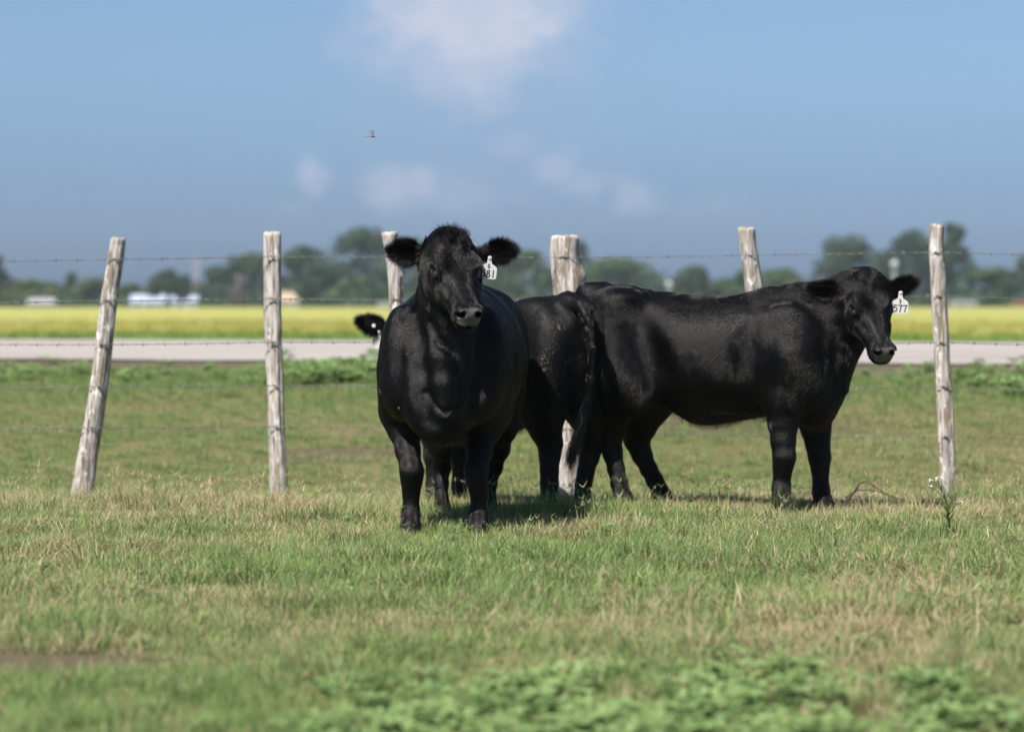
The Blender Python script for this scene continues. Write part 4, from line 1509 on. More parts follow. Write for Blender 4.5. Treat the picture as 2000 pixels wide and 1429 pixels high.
class Cow:
    def __init__(self, origin, fwd, h, lo, hi):
        self.O = Vector(origin)
        f = Vector((fwd[0], fwd[1], 0)).normalized()
        l = Vector((-f.y, f.x, 0))
        self.M = Matrix((f, l, Vector((0, 0, 1))))       # world -> local rows
        self.ang = math.atan2(f.y, f.x)
        self.fd = Field(lo, hi, h)
        self.ears = []
        self.hd = None

    def L(self, px, py, y):
        return np.array(self.M @ (P(px, py, y) - self.O))

    def surf(self, px, py, y0=10.6, y1=13.6):
        a, b_ = self.L(px, py, y0), self.L(px, py, y1)
        # clip the ray to the grid
        lo, hi = self.fd.lo, self.fd.lo + self.fd.h * (self.fd.n - 1)
        ts = [t for t in np.linspace(0, 1, 400) if np.all(a + (b_ - a) * t > lo) and np.all(a + (b_ - a) * t < hi)]
        h = self.fd.hit(a + (b_ - a) * ts[0], a + (b_ - a) * ts[-1], 240)
        return h if h is not None else a + (b_ - a) * .5

    def crease(self, pts, r, k, out=.004, neg=True):
        V_ = np.array(self.M @ Vector((0, -1, 0)))
        q = [self.surf(*p) + V_ * out for p in pts]
        for a, b_ in zip(q[:-1], q[1:]):
            self.fd.cone(a, b_, r, r, k, neg=neg)

    def dirl(self, v):
        return np.array(self.M @ Vector(v))

    def torso(self, st, n=2.3, k=.05):
        self.fd.loft((0, 0, 0), np.eye(3), st, k, n, taper=(.24, .16))

    def leg(self, rows, k=.045, squash=None):
        rows = [(r[0], r[1], r[2], r[3] * (1.0 if r[1] < 815 else .93)) for r in rows]
        pts = [self.L(*r[:3]) for r in rows]
        self.fd.chain(pts, [r[3] for r in rows], k, squash)
        return pts

    def head(self, org, dx, roll=0.0, sc=(1, 1, 1)):
        X_ = np.array(self.M @ Vector(dx)); X_ /= np.linalg.norm(X_)
        Y_ = np.cross([0, 0, 1], X_); Y_ /= np.linalg.norm(Y_)
        Z_ = np.cross(X_, Y_)
        if roll:
            Y_, Z_ = Y_ * math.cos(roll) + Z_ * math.sin(roll), Z_ * math.cos(roll) - Y_ * math.sin(roll)
        R = np.stack([X_, Y_, Z_], -1)
        o = self.L(*org) if not isinstance(org, np.ndarray) else org
        self.hd = (o, R, sc)
        fd = self.fd
        sx, sy, sz = sc
        pt = lambda s, y, z: o + R @ np.array([s * sx, y * sy, z * sz])
        self.hpt = pt
        st = [(-.075, -.03, -.10, .045), (-.045, .0, -.14, .082), (0, .018, -.17, .098), (.06, .018, -.205, .107), (.12, .008, -.225, .110),
              (.18, .0, -.222, .101), (.24, -.006, -.20, .086), (.30, -.010, -.172, .068), (.36, -.010, -.155, .056), (.40, -.010, -.150, .053),
              (.430, -.024, -.145, .053), (.455, -.052, -.137, .047), (.475, -.075, -.125, .037), (.487, -.09, -.11, .022)]
        st = [(s * sx, a * sz, b_ * sz, w * sy) for s, a, b_, w in st]
        fd.loft(o, R, st, .05, 2.35, .10)
        E = lambda c_, r_, k=.03, neg=False, RR=None: fd.ell(pt(*c_), (r_[0] * sx, r_[1] * sy, r_[2] * sz), k, R if RR is None else RR, neg)
        E((-.015, 0, .022), (.060, .056, .042), .06)                    # poll
        for s in (-1, 1):
            E((.118, s * .072, -.008), (.055, .028, .020), .05)         # brow
            E((.105, s * .080, -.135), (.085, .034, .085), .05)         # cheek
            E((.215, s * .058, -.075), (.08, .02, .025), .04)           # facial crest
            E((.32, s * .068, -.035), (.06, .012, .02), .04, True)      # hollow above the nostril
        t3 = R[:, 0] * .594 - R[:, 2] * .804; n3 = R[:, 0] * .804 + R[:, 2] * .594
        RP = np.stack([t3, R[:, 1], n3], -1)
        self.RP = RP
        E((.425, 0, -.062), (.050, .051, .044), .03)                    # muzzle
        E((.400, 0, -.128), (.055, .044, .028), .03)                    # chin
        for s in (-1, 1):
            E((.440, s * .036, -.036), (.026, .020, .022), .025)        # nostril wing
            E((.4515, s * .029, -.046), (.0165, .0115, .034), .008, True, RP)   # nostril
            E((.4500, s * .039, -.052), (.0120, .0105, .032), .008, True, RP)
            E((.4440, s * .048, -.050), (.0075, .0085, .030), .008, True, RP)
        E((.462, 0, -.112), (.034, .062, .0055), .012, True)            # mouth
        E((.470, 0, -.088), (.018, .0025, .007), .012, True, RP)         # philtrum
        self.eyes = []
        for s in (-1, 1):
            for _p in (.172,):
                a_ = pt(_p, s * .22 / sy, -.036); b2 = pt(_p, s * .02, -.036)
                q = fd.hit(a_, b2)
            nrm = R[:, 1] * s * .86 + R[:, 0] * .36 + R[:, 2] * .36
            nrm /= np.linalg.norm(nrm)
            u3 = R[:, 0] * .93 - R[:, 2] * .37; u3 -= nrm * (u3 @ nrm); u3 /= np.linalg.norm(u3)
            w3 = np.cross(nrm, u3) * (1 if s > 0 else -1)
            if w3 @ R[:, 2] < 0: w3 = -w3
            RE = np.stack([u3, w3, nrm], -1)
            at = lambda a, b_, c_: q + u3 * a + w3 * b_ + nrm * c_
            fd.ell(at(0, -.002, .012), (.040, .034, .013), .03, RE, True)             # shallow orbit
            fd.ell(at(-.006, .022, .004), (.040, .0095, .0115), .014, RE)             # upper lid fold
            fd.ell(at(.002, -.021, -.001), (.034, .0070, .0090), .012, RE)            # lower lid
            fd.ell(at(0, .001, .006), (.0245, .0150, .020), .005, RE, True)           # opening
            fd.cone(at(.022, -.006, .002), at(.062, -.030, .004), .006, .004, .012, neg=True)   # tear duct
            self.eyes.append((at(0, .0005, -.0100), RE))

    def ear(self, root, tip, normal, w=.055):
        r_, t_ = np.array(root), np.array(tip)
        ax = t_ - r_; Ln = np.linalg.norm(ax); ax /= Ln
        n_ = np.array(normal, float); n_ -= ax * (n_ @ ax); n_ /= np.linalg.norm(n_)
        wv = np.cross(n_, ax)
        R = np.stack([ax, wv, n_], -1)
        st = [(-.02, .020, -.022, .028), (.02, .018, -.024, .032), (.25 * Ln, .014, -.024, w * .86), (.5 * Ln, .010, -.020, w), (.72 * Ln, .008, -.014, w * .86), (.9 * Ln, .006, -.009, w * .5), (Ln, .003, -.004, w * .12)]
        self.fd.loft(r_, R, st, .035, 2.0, .07)
        self.fd.ell(r_ + ax * Ln * .47 + n_ * .016, (Ln * .36, w * .62, .017), .012, R, True)
        self.ears.append((r_, ax, Ln, n_, wv, w))

    def build(self, label, nhair, group='black heifers in the pasture', belly=True, brown=None, lw=1.0, furlen=.0145):
        V_, Q_ = self.fd.mesh()
        V_, Q_ = largest_component(V_, Q_)
        # two light smoothing passes
        for lam in (.5, -.45, .5, -.45):
            acc = np.zeros_like(V_); cnt = np.zeros(len(V_))
            for i in range(4):
                a, b_ = Q_[:, i], Q_[:, (i + 1) % 4]
                np.add.at(acc, a, V_[b_]); np.add.at(cnt, a, 1)
                np.add.at(acc, b_, V_[a]); np.add.at(cnt, b_, 1)
            V_ = V_ + lam * (acc / cnt[:, None] - V_)
        vn, fa = vert_normals(V_, Q_)
        relief = .0042 * vnoise3(V_ * np.array([6.5, 7.5, 5.0]), 3) + .0026 * vnoise3(V_ * np.array([15., 17., 11.]), 4) + .0011 * vnoise3(V_ * np.array([38., 40., 24.]), 6)
        if self.hd:
            qd = (V_ - self.hd[0]) @ self.hd[1]
            inhead = (qd[:, 0] > -.02) & (np.abs(qd[:, 1]) < .16) & (qd[:, 2] > -.26) & (qd[:, 0] < .52)
            relief = relief * np.where(inhead, .35, 1.0)
        relief = relief * np.clip((V_[:, 2] - .10) / .4, .25, 1)
        V_ = V_ + vn * relief[:, None]
        vn, fa = vert_normals(V_, Q_)
        root = empty('cow', self.O, self.ang)
        tag(root, label, 'cow', group)
        me = np_mesh('body', V_, Q_, True)
        # colour masks that belong to the animal: nose leather, bare inner ear, sun-browned hair
        tone = np.zeros((len(V_), 4), np.float32); tone[:, 3] = 1
        ear_in = np.zeros(len(V_)); ear_any = np.zeros(len(V_)); ear_dir = np.zeros_like(V_)
        for (r_, ax, Ln, n_, wv, w) in self.ears:
            q = V_ - r_
            s = q @ ax; y = q @ wv; z = q @ n_
            m = (s > -.01) & (s < Ln + .02) & (np.abs(y) < w * 1.2) & (np.abs(z) < .05)
            ear_any = np.maximum(ear_any, m)
            core = m & (vn @ n_ > .25) & (np.abs(y) < w * .62) & (s > .22 * Ln) & (s < .78 * Ln)
            ear_in = np.maximum(ear_in, core * np.clip(1.3 - np.abs(y) / (w * .5), 0, 1))
            rim = np.clip(np.abs(y) / w, 0, 1)
            dv = ax[None] * (.35 + .5 * np.clip(s / Ln, 0, 1))[:, None] + wv[None] * (np.sign(y) * rim * .9)[:, None] + n_[None] * .12
            ear_dir = np.where(m[:, None], dv, ear_dir)
        ht = np.zeros(len(V_)); nose = np.zeros(len(V_))
        if self.hd:
            o, R, sc = self.hd
            q = (V_ - o) @ R / np.array(sc)
            ht = (q[:, 0] > -.06) & (q[:, 0] < .52) & (np.abs(q[:, 1]) < .13) & (q[:, 2] > -.25) & (q[:, 2] < .09)
            pu = ((q[:, 0] - .425) * .594 - (q[:, 2] + .01) * .804) / .106
            pv = (q[:, 0] - .425) * .804 + (q[:, 2] + .01) * .594
            nose = np.clip((pu - .10 - .9 * (np.abs(q[:, 1]) / .05) ** 4 * .12) / .10, 0, 1) * np.clip((1.02 - pu) / .08, 0, 1) * np.clip((pv + .030) / .008, 0, 1) * np.clip((.052 - np.abs(q[:, 1])) / .008, 0, 1) * ht
            hole = np.zeros(len(V_))
            for s in (-1, 1):
                for (cs, cyy, cz, ru, ry) in ((.4515, .029, -.046, .0165, .0115), (.45, .039, -.052, .012, .0105), (.444, .048, -.050, .0075, .0085)):
                    tu = (q[:, 0] - cs) * .594 - (q[:, 2] - cz) * .804
                    dd = np.sqrt((tu / ru) ** 2 + ((q[:, 1] - s * cyy) / ry) ** 2)
                    hole = np.maximum(hole, np.clip((1.02 - dd) / .2, 0, 1))
            nose = nose * (1 - hole)
        tone[:, 0] = nose
        tone[:, 1] = ear_in * .6
        bz = np.clip((.75 - V_[:, 2]) / .35, 0, 1) * .55 + .12
        if brown is not None: bz = np.maximum(bz, brown(V_))
        tone[:, 2] = np.clip(bz, 0, 1)
        ca = me.color_attributes.new('tone', 'FLOAT_COLOR', 'POINT')
        ca.data.foreach_set('color', tone.ravel())
        body = link_mesh('body', me, m_hide, root)
        # eyes
        if self.hd:
            for c_, RE in self.eyes:
                mb = MB()
                r0 = .0205
                rings = []
                for i in range(9):
                    a = math.pi * i / 8
                    rings.append((c_ + np.array([0, 0, -math.cos(a) * r0]), max(1e-4, math.sin(a) * r0)))
                mb.tube([tuple(p) for p, _ in rings], [q for _, q in rings], 16)
                mb.build('eye', m_eye, root, True)
        # coat
        rng = np.random.default_rng(abs(hash(round(self.O.x * 1000))) % 9999)
        fpick = rng.choice(len(Q_), nhair, p=fa / fa.sum())
        u, v = rng.uniform(0, 1, (2, nhair, 1))
        A, B, C, D = (V_[Q_[fpick, i]] for i in range(4))
        pts = (A * (1 - u) + B * u) * (1 - v) + (D * (1 - u) + C * u) * v
        nr = vn[Q_[fpick]].mean(1); nr /= np.linalg.norm(nr, axis=1, keepdims=True)
        i0 = Q_[fpick, 0]
        flow = np.tile(np.array([-.75, 0, -.55]), (nhair, 1))
        legm = pts[:, 2] < .52
        flow[legm] = (-.15, 0, -1)
        hm = ht[i0].astype(bool) if self.hd else np.zeros(nhair, bool)
        if self.hd:
            flow[hm] = (self.hd[1] @ np.array([.6, 0, -.25]))
            flow[hm] += .5 * np.tanh(((pts[hm] - self.hd[0]) @ self.hd[1])[:, 1:2] / .05) * self.hd[1][:, 1][None]
        em = ear_any[i0] > 0
        flow[em] = ear_dir[i0][em]
        flow += rng.normal(0, .07, flow.shape)
        for k_ in range(3):
            flow[:, k_] += .30 * vnoise3(pts * np.array([9., 11., 6.]), 20 + k_) + .22 * vnoise3(pts * np.array([34., 36., 16.]), 30 + k_)
        flow -= nr * (flow * nr).sum(1, keepdims=True)
        flow /= np.linalg.norm(flow, axis=1, keepdims=True) + 1e-9
        ln = rng.uniform(.7, 1.25, nhair) * furlen
        ln = np.where(legm, ln * .8, ln); ln = np.where(hm, ln * .75, ln)
        lift = np.full(nhair, .17) + rng.uniform(0, .13, nhair)
        if self.hd:
            ql = (pts - self.hd[0]) @ self.hd[1] / np.array(self.hd[2])
            up = hm & (ql[:, 0] < .16) & (ql[:, 2] > -.06)
            ln = np.where(up, ln * 1.7, ln); lift = np.where(up, .30, lift)
            for c_, RE in self.eyes:
                de = np.linalg.norm(pts - c_, axis=1)
                ln = np.where(de < .050, ln * .45, ln); lift = np.where(de < .05, .10, lift)
                noeye = de < .0300
                nose[i0[noeye]] = 1.0
        bel = (nr[:, 2] < -.80) & (pts[:, 2] > .36) & ~hm & (np.abs(pts[:, 1]) < .15) & (rng.uniform(0, 1, nhair) < .16 + .20 * vnoise3(pts * 14., 9))
        if belly: ln = np.where(bel, ln * 3.0, ln); lift = np.where(bel, .75, lift)
        ln = np.where(em, ln * 1.7, ln); lift = np.where(em, .45, lift)
        keep = (nose[i0] < .3) & ~((ear_in[i0] > .3) & (rng.uniform(0, 1, nhair) < .85))
        hair_object('coat', pts[keep], flow[keep], nr[keep], ln[keep], lift[keep], .03, .00042, root, 4, .04, rng)
        # ear fringe
        sel = np.where((ear_any > 0))[0]
        if len(sel):
            rims = []
            for (r_, ax, Ln, n_, wv, w) in self.ears:
                q = V_ - r_
                s = q @ ax; y = q @ wv; z = q @ n_
                m = (s > .05) & (s < Ln + .02) & (np.abs(z) < .05) & (np.abs(y) < w * 1.2) & ((np.abs(y) > w * .55 * np.sqrt(np.clip(1 - (s / Ln - .5) ** 2 * 2, .1, 1))) | (s > .8 * Ln) | (ear_in > .1))
                rims.append(np.where(m)[0])
            rims = np.concatenate(rims)
            if len(rims):
                pk = rng.choice(rims, 2600 * len(self.ears))
                fl = ear_dir[pk] + rng.normal(0, .22, (len(pk), 3))
                fl /= np.linalg.norm(fl, axis=1, keepdims=True)
                hair_object('ear_fringe', V_[pk] + rng.normal(0, .002, (len(pk), 3)), fl, vn[pk], rng.uniform(.018, .042, len(pk)), .35, .04, .0006, root, 4, .10, rng)
        self.V, self.vn, self.Q, self.root, self.ht = V_, vn, Q_, root, ht
        return root

    def poll_tuft(self, n=2200, L=.045, up=1.0):
        o, R, sc = self.hd
        q = (self.V - o) @ R / np.array(sc)
        m = np.where((q[:, 0] > -.07) & (q[:, 0] < .05) & (np.abs(q[:, 1]) < .062) & (q[:, 2] > .0))[0]
        rng = np.random.default_rng(5)
        pk = rng.choice(m, n)
        Zw = np.array([0, 0, 1.0])
        d = np.array(R[:, 0])[None] * .2 * -1 + Zw * up + np.array(R[:, 1])[None] * (q[pk, 1:2] * 9) + rng.normal(0, .38, (n, 3))
        # clump the hairs into wisps
        cid = rng.integers(0, 60, n)
        cd = rng.normal(0, .4, (60, 3))
        d += cd[cid]
        d /= np.linalg.norm(d, axis=1, keepdims=True)
        hair_object('poll_tuft', self.V[pk], d, self.vn[pk], rng.uniform(.45, 1.1, n) * L, .35, .02, .0007, self.root, 5, .10, rng)

    def tail(self, pts, rad):
        self.fd.chain(pts, rad, .04)

    def tail_hair(self, pts, start, n=1500, L=(.10, .24), spread=.018, down=(0, 0, -1)):
        """long hair along the tail line pts[start:]"""
        rng = np.random.default_rng(11)
        pts = np.array(pts[start:])
        t = rng.uniform(0, 1, n) ** .7 * (len(pts) - 1)
        i = np.minimum(t.astype(int), len(pts) - 2); u = (t - i)[:, None]
        p = pts[i] * (1 - u) + pts[i + 1] * u + rng.normal(0, spread * .5, (n, 3))
        ax = pts[i + 1] - pts[i]; ax /= np.linalg.norm(ax, axis=1, keepdims=True)
        rd = rng.normal(0, 1, (n, 3)); rd -= ax * (rd * ax).sum(1, keepdims=True); rd /= np.linalg.norm(rd, axis=1, keepdims=True)
        d = ax + rng.normal(0, .13, (n, 3)) + np.array(down) * .3
        d /= np.linalg.norm(d, axis=1, keepdims=True)
        hair_object('tail_switch', p, d, rd, rng.uniform(L[0], L[1], n) * (.55 + .6 * (t / len(pts))), .08, .03, .0010, self.root, 6, .05, rng)


DIG = {   # marker-pen strokes on a 1 x 1.6 cell
    '5': [[(.88, 1.5), (.25, 1.5), (.18, .92), (.55, 1.02), (.85, .8), (.88, .4), (.6, .08), (.2, .12)]],
    '8': [[(.5, .85), (.2, 1.1), (.28, 1.45), (.6, 1.52), (.82, 1.25), (.5, .85), (.15, .5), (.2, .12), (.55, .02), (.88, .25), (.82, .6), (.5, .85)]],
    '1': [[(.5, 1.55), (.5, 0.02)]],
    '7': [[(.1, 1.4), (.9, 1.5), (.62, .9), (.45, .02)]],
    '&': [[(.75, 1.3), (.35, 1.55), (.25, 1.15), (.8, .75), (.75, .3), (.35, .35), (.3, .8), (.62, .95)], [(.1, .75), (.35, .62)]],
    'b': [[(.3, 1.6), (.25, .9), (.7, 1.15), (.72, .7), (.3, .75), (.65, .45), (.6, .05), (.28, .2)]],
}


def ear_tag(cow, root_pt, label_digits, mark, width=.074, face=None, upv=(0, 0, 1), tilt=0.0, name='ear_tag'):
    """white flag tag hanging from an ear; local cow space"""
    n_ = np.array(face, float); n_ /= np.linalg.norm(n_)
    z_ = np.array(upv, float); z_ -= n_ * (z_ @ n_); z_ /= np.linalg.norm(z_)
    x_ = np.cross(z_, n_)
    x_, z_ = x_ * math.cos(tilt) + z_ * math.sin(tilt), z_ * math.cos(tilt) - x_ * math.sin(tilt)
    w = width
    out_ = [(-.11, 0), (.11, 0), (.13, -.30), (.16, -.42), (.36, -.54), (.47, -.62), (.50, -.72), (.50, -1.22), (.46, -1.31), (.38, -1.35), (-.38, -1.35), (-.46, -1.31), (-.50, -1.22), (-.50, -.72), (-.47, -.62), (-.36, -.54), (-.16, -.42), (-.13, -.30)]
    base = np.array(root_pt)
    pt = lambda a, b_, t: tuple(base + x_ * a * w + z_ * b_ * w + n_ * t)
    mb = MB()
    k = len(out_)
    th = .0022
    mb.poly([pt(a, b_, th) for a, b_ in reversed(out_)])
    mb.poly([pt(a, b_, 0) for a, b_ in out_])
    for i in range(k):
        a, b_ = out_[i], out_[(i + 1) % k]
        mb.poly([pt(*a, 0), pt(*a, th), pt(*b_, th), pt(*b_, 0)])
    o = mb.build(name, m_tag, cow.root)
    # stud
    mb = MB(); mb.tube([pt(0, -.08, .002), pt(0, -.08, .007)], [.009, .0065], 12); mb.build('stud', m_tag, o)

    def strokes(ch, cx, cz, cw, lw_, nm):
        mb = MB()
        for si, st in enumerate(DIG[ch]):
            # smooth the polyline
            P_ = np.array([(cx + (p[0] - .5) * cw, cz + (p[1] - .8) * cw) for p in st])
            if ch != '1' and len(P_) > 4:
                for _ in range(2):
                    Qp = [P_[0]]
                    for i in range(len(P_) - 1):
                        Qp += [P_[i] * .75 + P_[i + 1] * .25, P_[i] * .25 + P_[i + 1] * .75]
                    P_ = np.array(Qp + [P_[-1]])
            for i in range(len(P_) - 1):
                d = P_[i + 1] - P_[i]; L_ = np.linalg.norm(d)
                if L_ < 1e-6: continue
                d /= L_; nn = np.array([-d[1], d[0]]) * lw_ * .5
                e = d * lw_ * .35
                q = [P_[i] - e - nn, P_[i + 1] + e - nn, P_[i + 1] + e + nn, P_[i] - e + nn]
                mb.poly([pt(a, b_, th + .0006 + .00002 * (i % 7) + .0002 * si) for a, b_ in q])
        mb.build(nm, m_ink, o)
    nd = len(label_digits)
    for i, ch in enumerate(label_digits):
        strokes(ch, (i - (nd - 1) / 2) * .30, -1.03, .27, .065, 'digit')
    if mark: strokes(mark, 0.0, -.60, .20, .045, 'ranch_mark')
    return o


def generic_neck(c, hb, throat, withers, shoulder, brisket):
    fd = c.fd
    fd.cone(hb, withers, .115, .20, .10, ((0, 1, 0), .72))
    fd.cone(hb, shoulder, .12, .22, .10, ((0, 1, 0), .80))
    fd.cone(throat, brisket, .075, .15, .09)


# ---------------------------------------------- front heifer (tag 581)
def front_cow():
    fwd = (-.073, -.997)
    y0 = 12.36
    c = Cow((-.295, y0, 0.0), fwd, .0062, (-1.02, -.47, -.06), (1.30, .47, 1.52))
    st = [(-.84, 1.08, .88, .05), (-.80, 1.15, .76, .15), (-.70, 1.205, .62, .235), (-.54, 1.235, .55, .30), (-.32, 1.235, .49, .345), (-.05, 1.225, .43, .366),
          (.20, 1.215, .425, .352), (.42, 1.20, .445, .300), (.58, 1.15, .455, .250), (.70, 1.06, .462, .195), (.79, .96, .49, .13), (.835, .88, .58, .05)]
    c.torso(st, 2.25)
    fd = c.fd
    for s in (-1, 1):
        fd.ell((.50, s * .215, .83), (.19, .105, .27), .07)             # shoulder
        fd.ell((.60, s * .185, .70), (.13, .095, .15), .06)             # point of shoulder
        fd.ell((-.56, s * .19, .84), (.25, .15, .32), .08)              # thigh
        fd.ell((.44, s * .235, .62), (.11, .075, .13), .06)             # elbow
        fd.ell((.70, s * .07, .60), (.12, .085, .12), .05)              # brisket halves
    fd.ell((.77, 0, .54), (.09, .07, .085), .06)                        # brisket keel
    FL = c.leg([(797, 735, 11.92, .125), (786, 800, 11.98, .098), (790, 840, 11.92, .078), (797, 880, 11.84, .062), (804, 920, 11.78, .0605), (804, 942, 11.79, .050), (803, 965, 11.80, .041), (803, 988, 11.80, .038),
                (802, 1006, 11.79, .046), (801, 1020, 11.76, .041), (802, 1030, 11.74, .048), (802, 1046, 11.72, .054)])
    FR = c.leg([(945, 735, 11.92, .125), (956, 800, 11.98, .098), (947, 840, 11.92, .080), (937, 882, 11.84, .064), (930, 921, 11.76, .0605), (932, 943, 11.77, .050), (935, 966, 11.78, .041), (935, 988, 11.78, .038),
                (934, 1006, 11.77, .046), (934, 1018, 11.74, .041), (934, 1030, 11.72, .049), (934, 1047, 11.70, .055)])
    HL = c.leg([(850, 770, 12.75, .14), (858, 830, 12.78, .095), (862, 875, 12.93, .064), (863, 912, 13.05, .050), (863, 945, 13.0, .036), (863, 972, 12.97, .034), (864, 988, 12.94, .041), (865, 1000, 12.90, .042), (865, 1014, 12.87, .050)])
    HR = c.leg([(970, 770, 12.75, .14), (975, 830, 12.80, .095), (971, 875, 12.93, .066), (963, 912, 13.05, .052), (957, 945, 13.0, .037), (956, 972, 12.97, .035), (957, 990, 12.94, .042), (957, 1003, 12.90, .043), (957, 1017, 12.87, .050)])
    c.hooves = [FL[-1], FR[-1], HL[-1], HR[-1]]
    c.head((883, 481, 11.55), (.108, -.315, -.318), 0.0, (.93, 1.20, .98))
    hb = c.hpt(-.02, 0, -.10)
    generic_neck(c, hb, c.hpt(.10, 0, -.19), np.array((.36, 0, 1.02)), np.array((.50, 0, .86)), np.array((.70, 0, .68)))
    fd.cone(c.hpt(.14, 0, -.20), np.array((.80, 0, .62)), .035, .03, .07)       # dewlap line
    toc = c.dirl((0, -1, 0)); rt = c.dirl((1, 0, 0)); up = np.array((0, 0, 1.))
    c.ear(c.L(832, 499, 11.60), c.L(757, 489, 11.62), toc * .85 - up * .35 - rt * .25, .058)
    c.ear(c.L(935, 497, 11.62), c.L(1009, 488, 11.66), toc * .85 - up * .40 + rt * .22, .056)
    # furrows between neck and shoulders, and the folds of loose skin on the brisket
    c.crease([(806, 600), (812, 660), (818, 720), (828, 775), (834, 815)], .028, .08, .010)
    c.crease([(952, 640), (948, 700), (936, 760), (922, 800)], .022, .08, .016)
    c.crease([(862, 700), (866, 750), (868, 800)], .028, .06, -.020, neg=False)
    c.crease([(832, 766), (848, 788), (866, 806)], .006, .026, .005)
    c.crease([(908, 768), (890, 790), (870, 806)], .006, .026, .005)
    # jaw line and throat fold
    c.crease([(838, 628), (858, 668), (884, 690)], .012, .04, .004)
    tl = [np.array(p) for p in ((-.80, 0, 1.14), (-.885, 0, 1.08), (-.91, 0, .90), (-.91, 0, .70), (-.90, 0, .5))]
    c.tail(tl, (.05, .042, .03, .024, .02))
    root = c.build('black heifer facing the camera with white ear tag 581, standing in front', 300000)
    c.poll_tuft(900, .036)
    c.tail_hair(tl, 2)
    ear_tag(c, c.L(957, 501, 11.545), '581', '&', .079, face=toc + rt * .10 - up * .05, tilt=-.10)
    # straw flecks on the leg and muzzle
    mb = MB()
    rr = random.Random(2)
    for (px, py, d, n, sp) in ((800, 790, 11.78, 14, 7), (818, 775, 11.73, 6, 5), (748, 750, 12.0, 6, 6), (777, 757, 11.83, 4, 4)):
        for i in range(n):
            p = c.L(px + rr.gauss(0, sp), py + rr.gauss(0, sp * 1.3), d)
            j = np.argmin(((c.V - p) ** 2).sum(1))
            q, nn = c.V[j], c.vn[j]
            t = np.cross(nn, (rr.gauss(0, 1), rr.gauss(0, 1), rr.gauss(0, 1))); t /= np.linalg.norm(t)
            e = rr.uniform(.003, .007)
            mb.tube([tuple(q + nn * .006 - t * e), tuple(q + nn * .006 + t * e)], .0012, 4)
    o = mb.build('straw_flecks', m_stain, root); o['kind'] = 'stuff'
    # blades of grass held at the mouth
    mb = MB()
    for i, (a, b_) in enumerate(((.02, -.02), (.03, .01), (.012, .03))):
        p = c.hpt(.455, a + .01, -.112)
        mb.tube([tuple(p), tuple(p + np.array((.005, b_ * .3, -.03)))], [.0014, .0008], 4)
    mb.build('grass_scrap', m_stain, root)
    return c


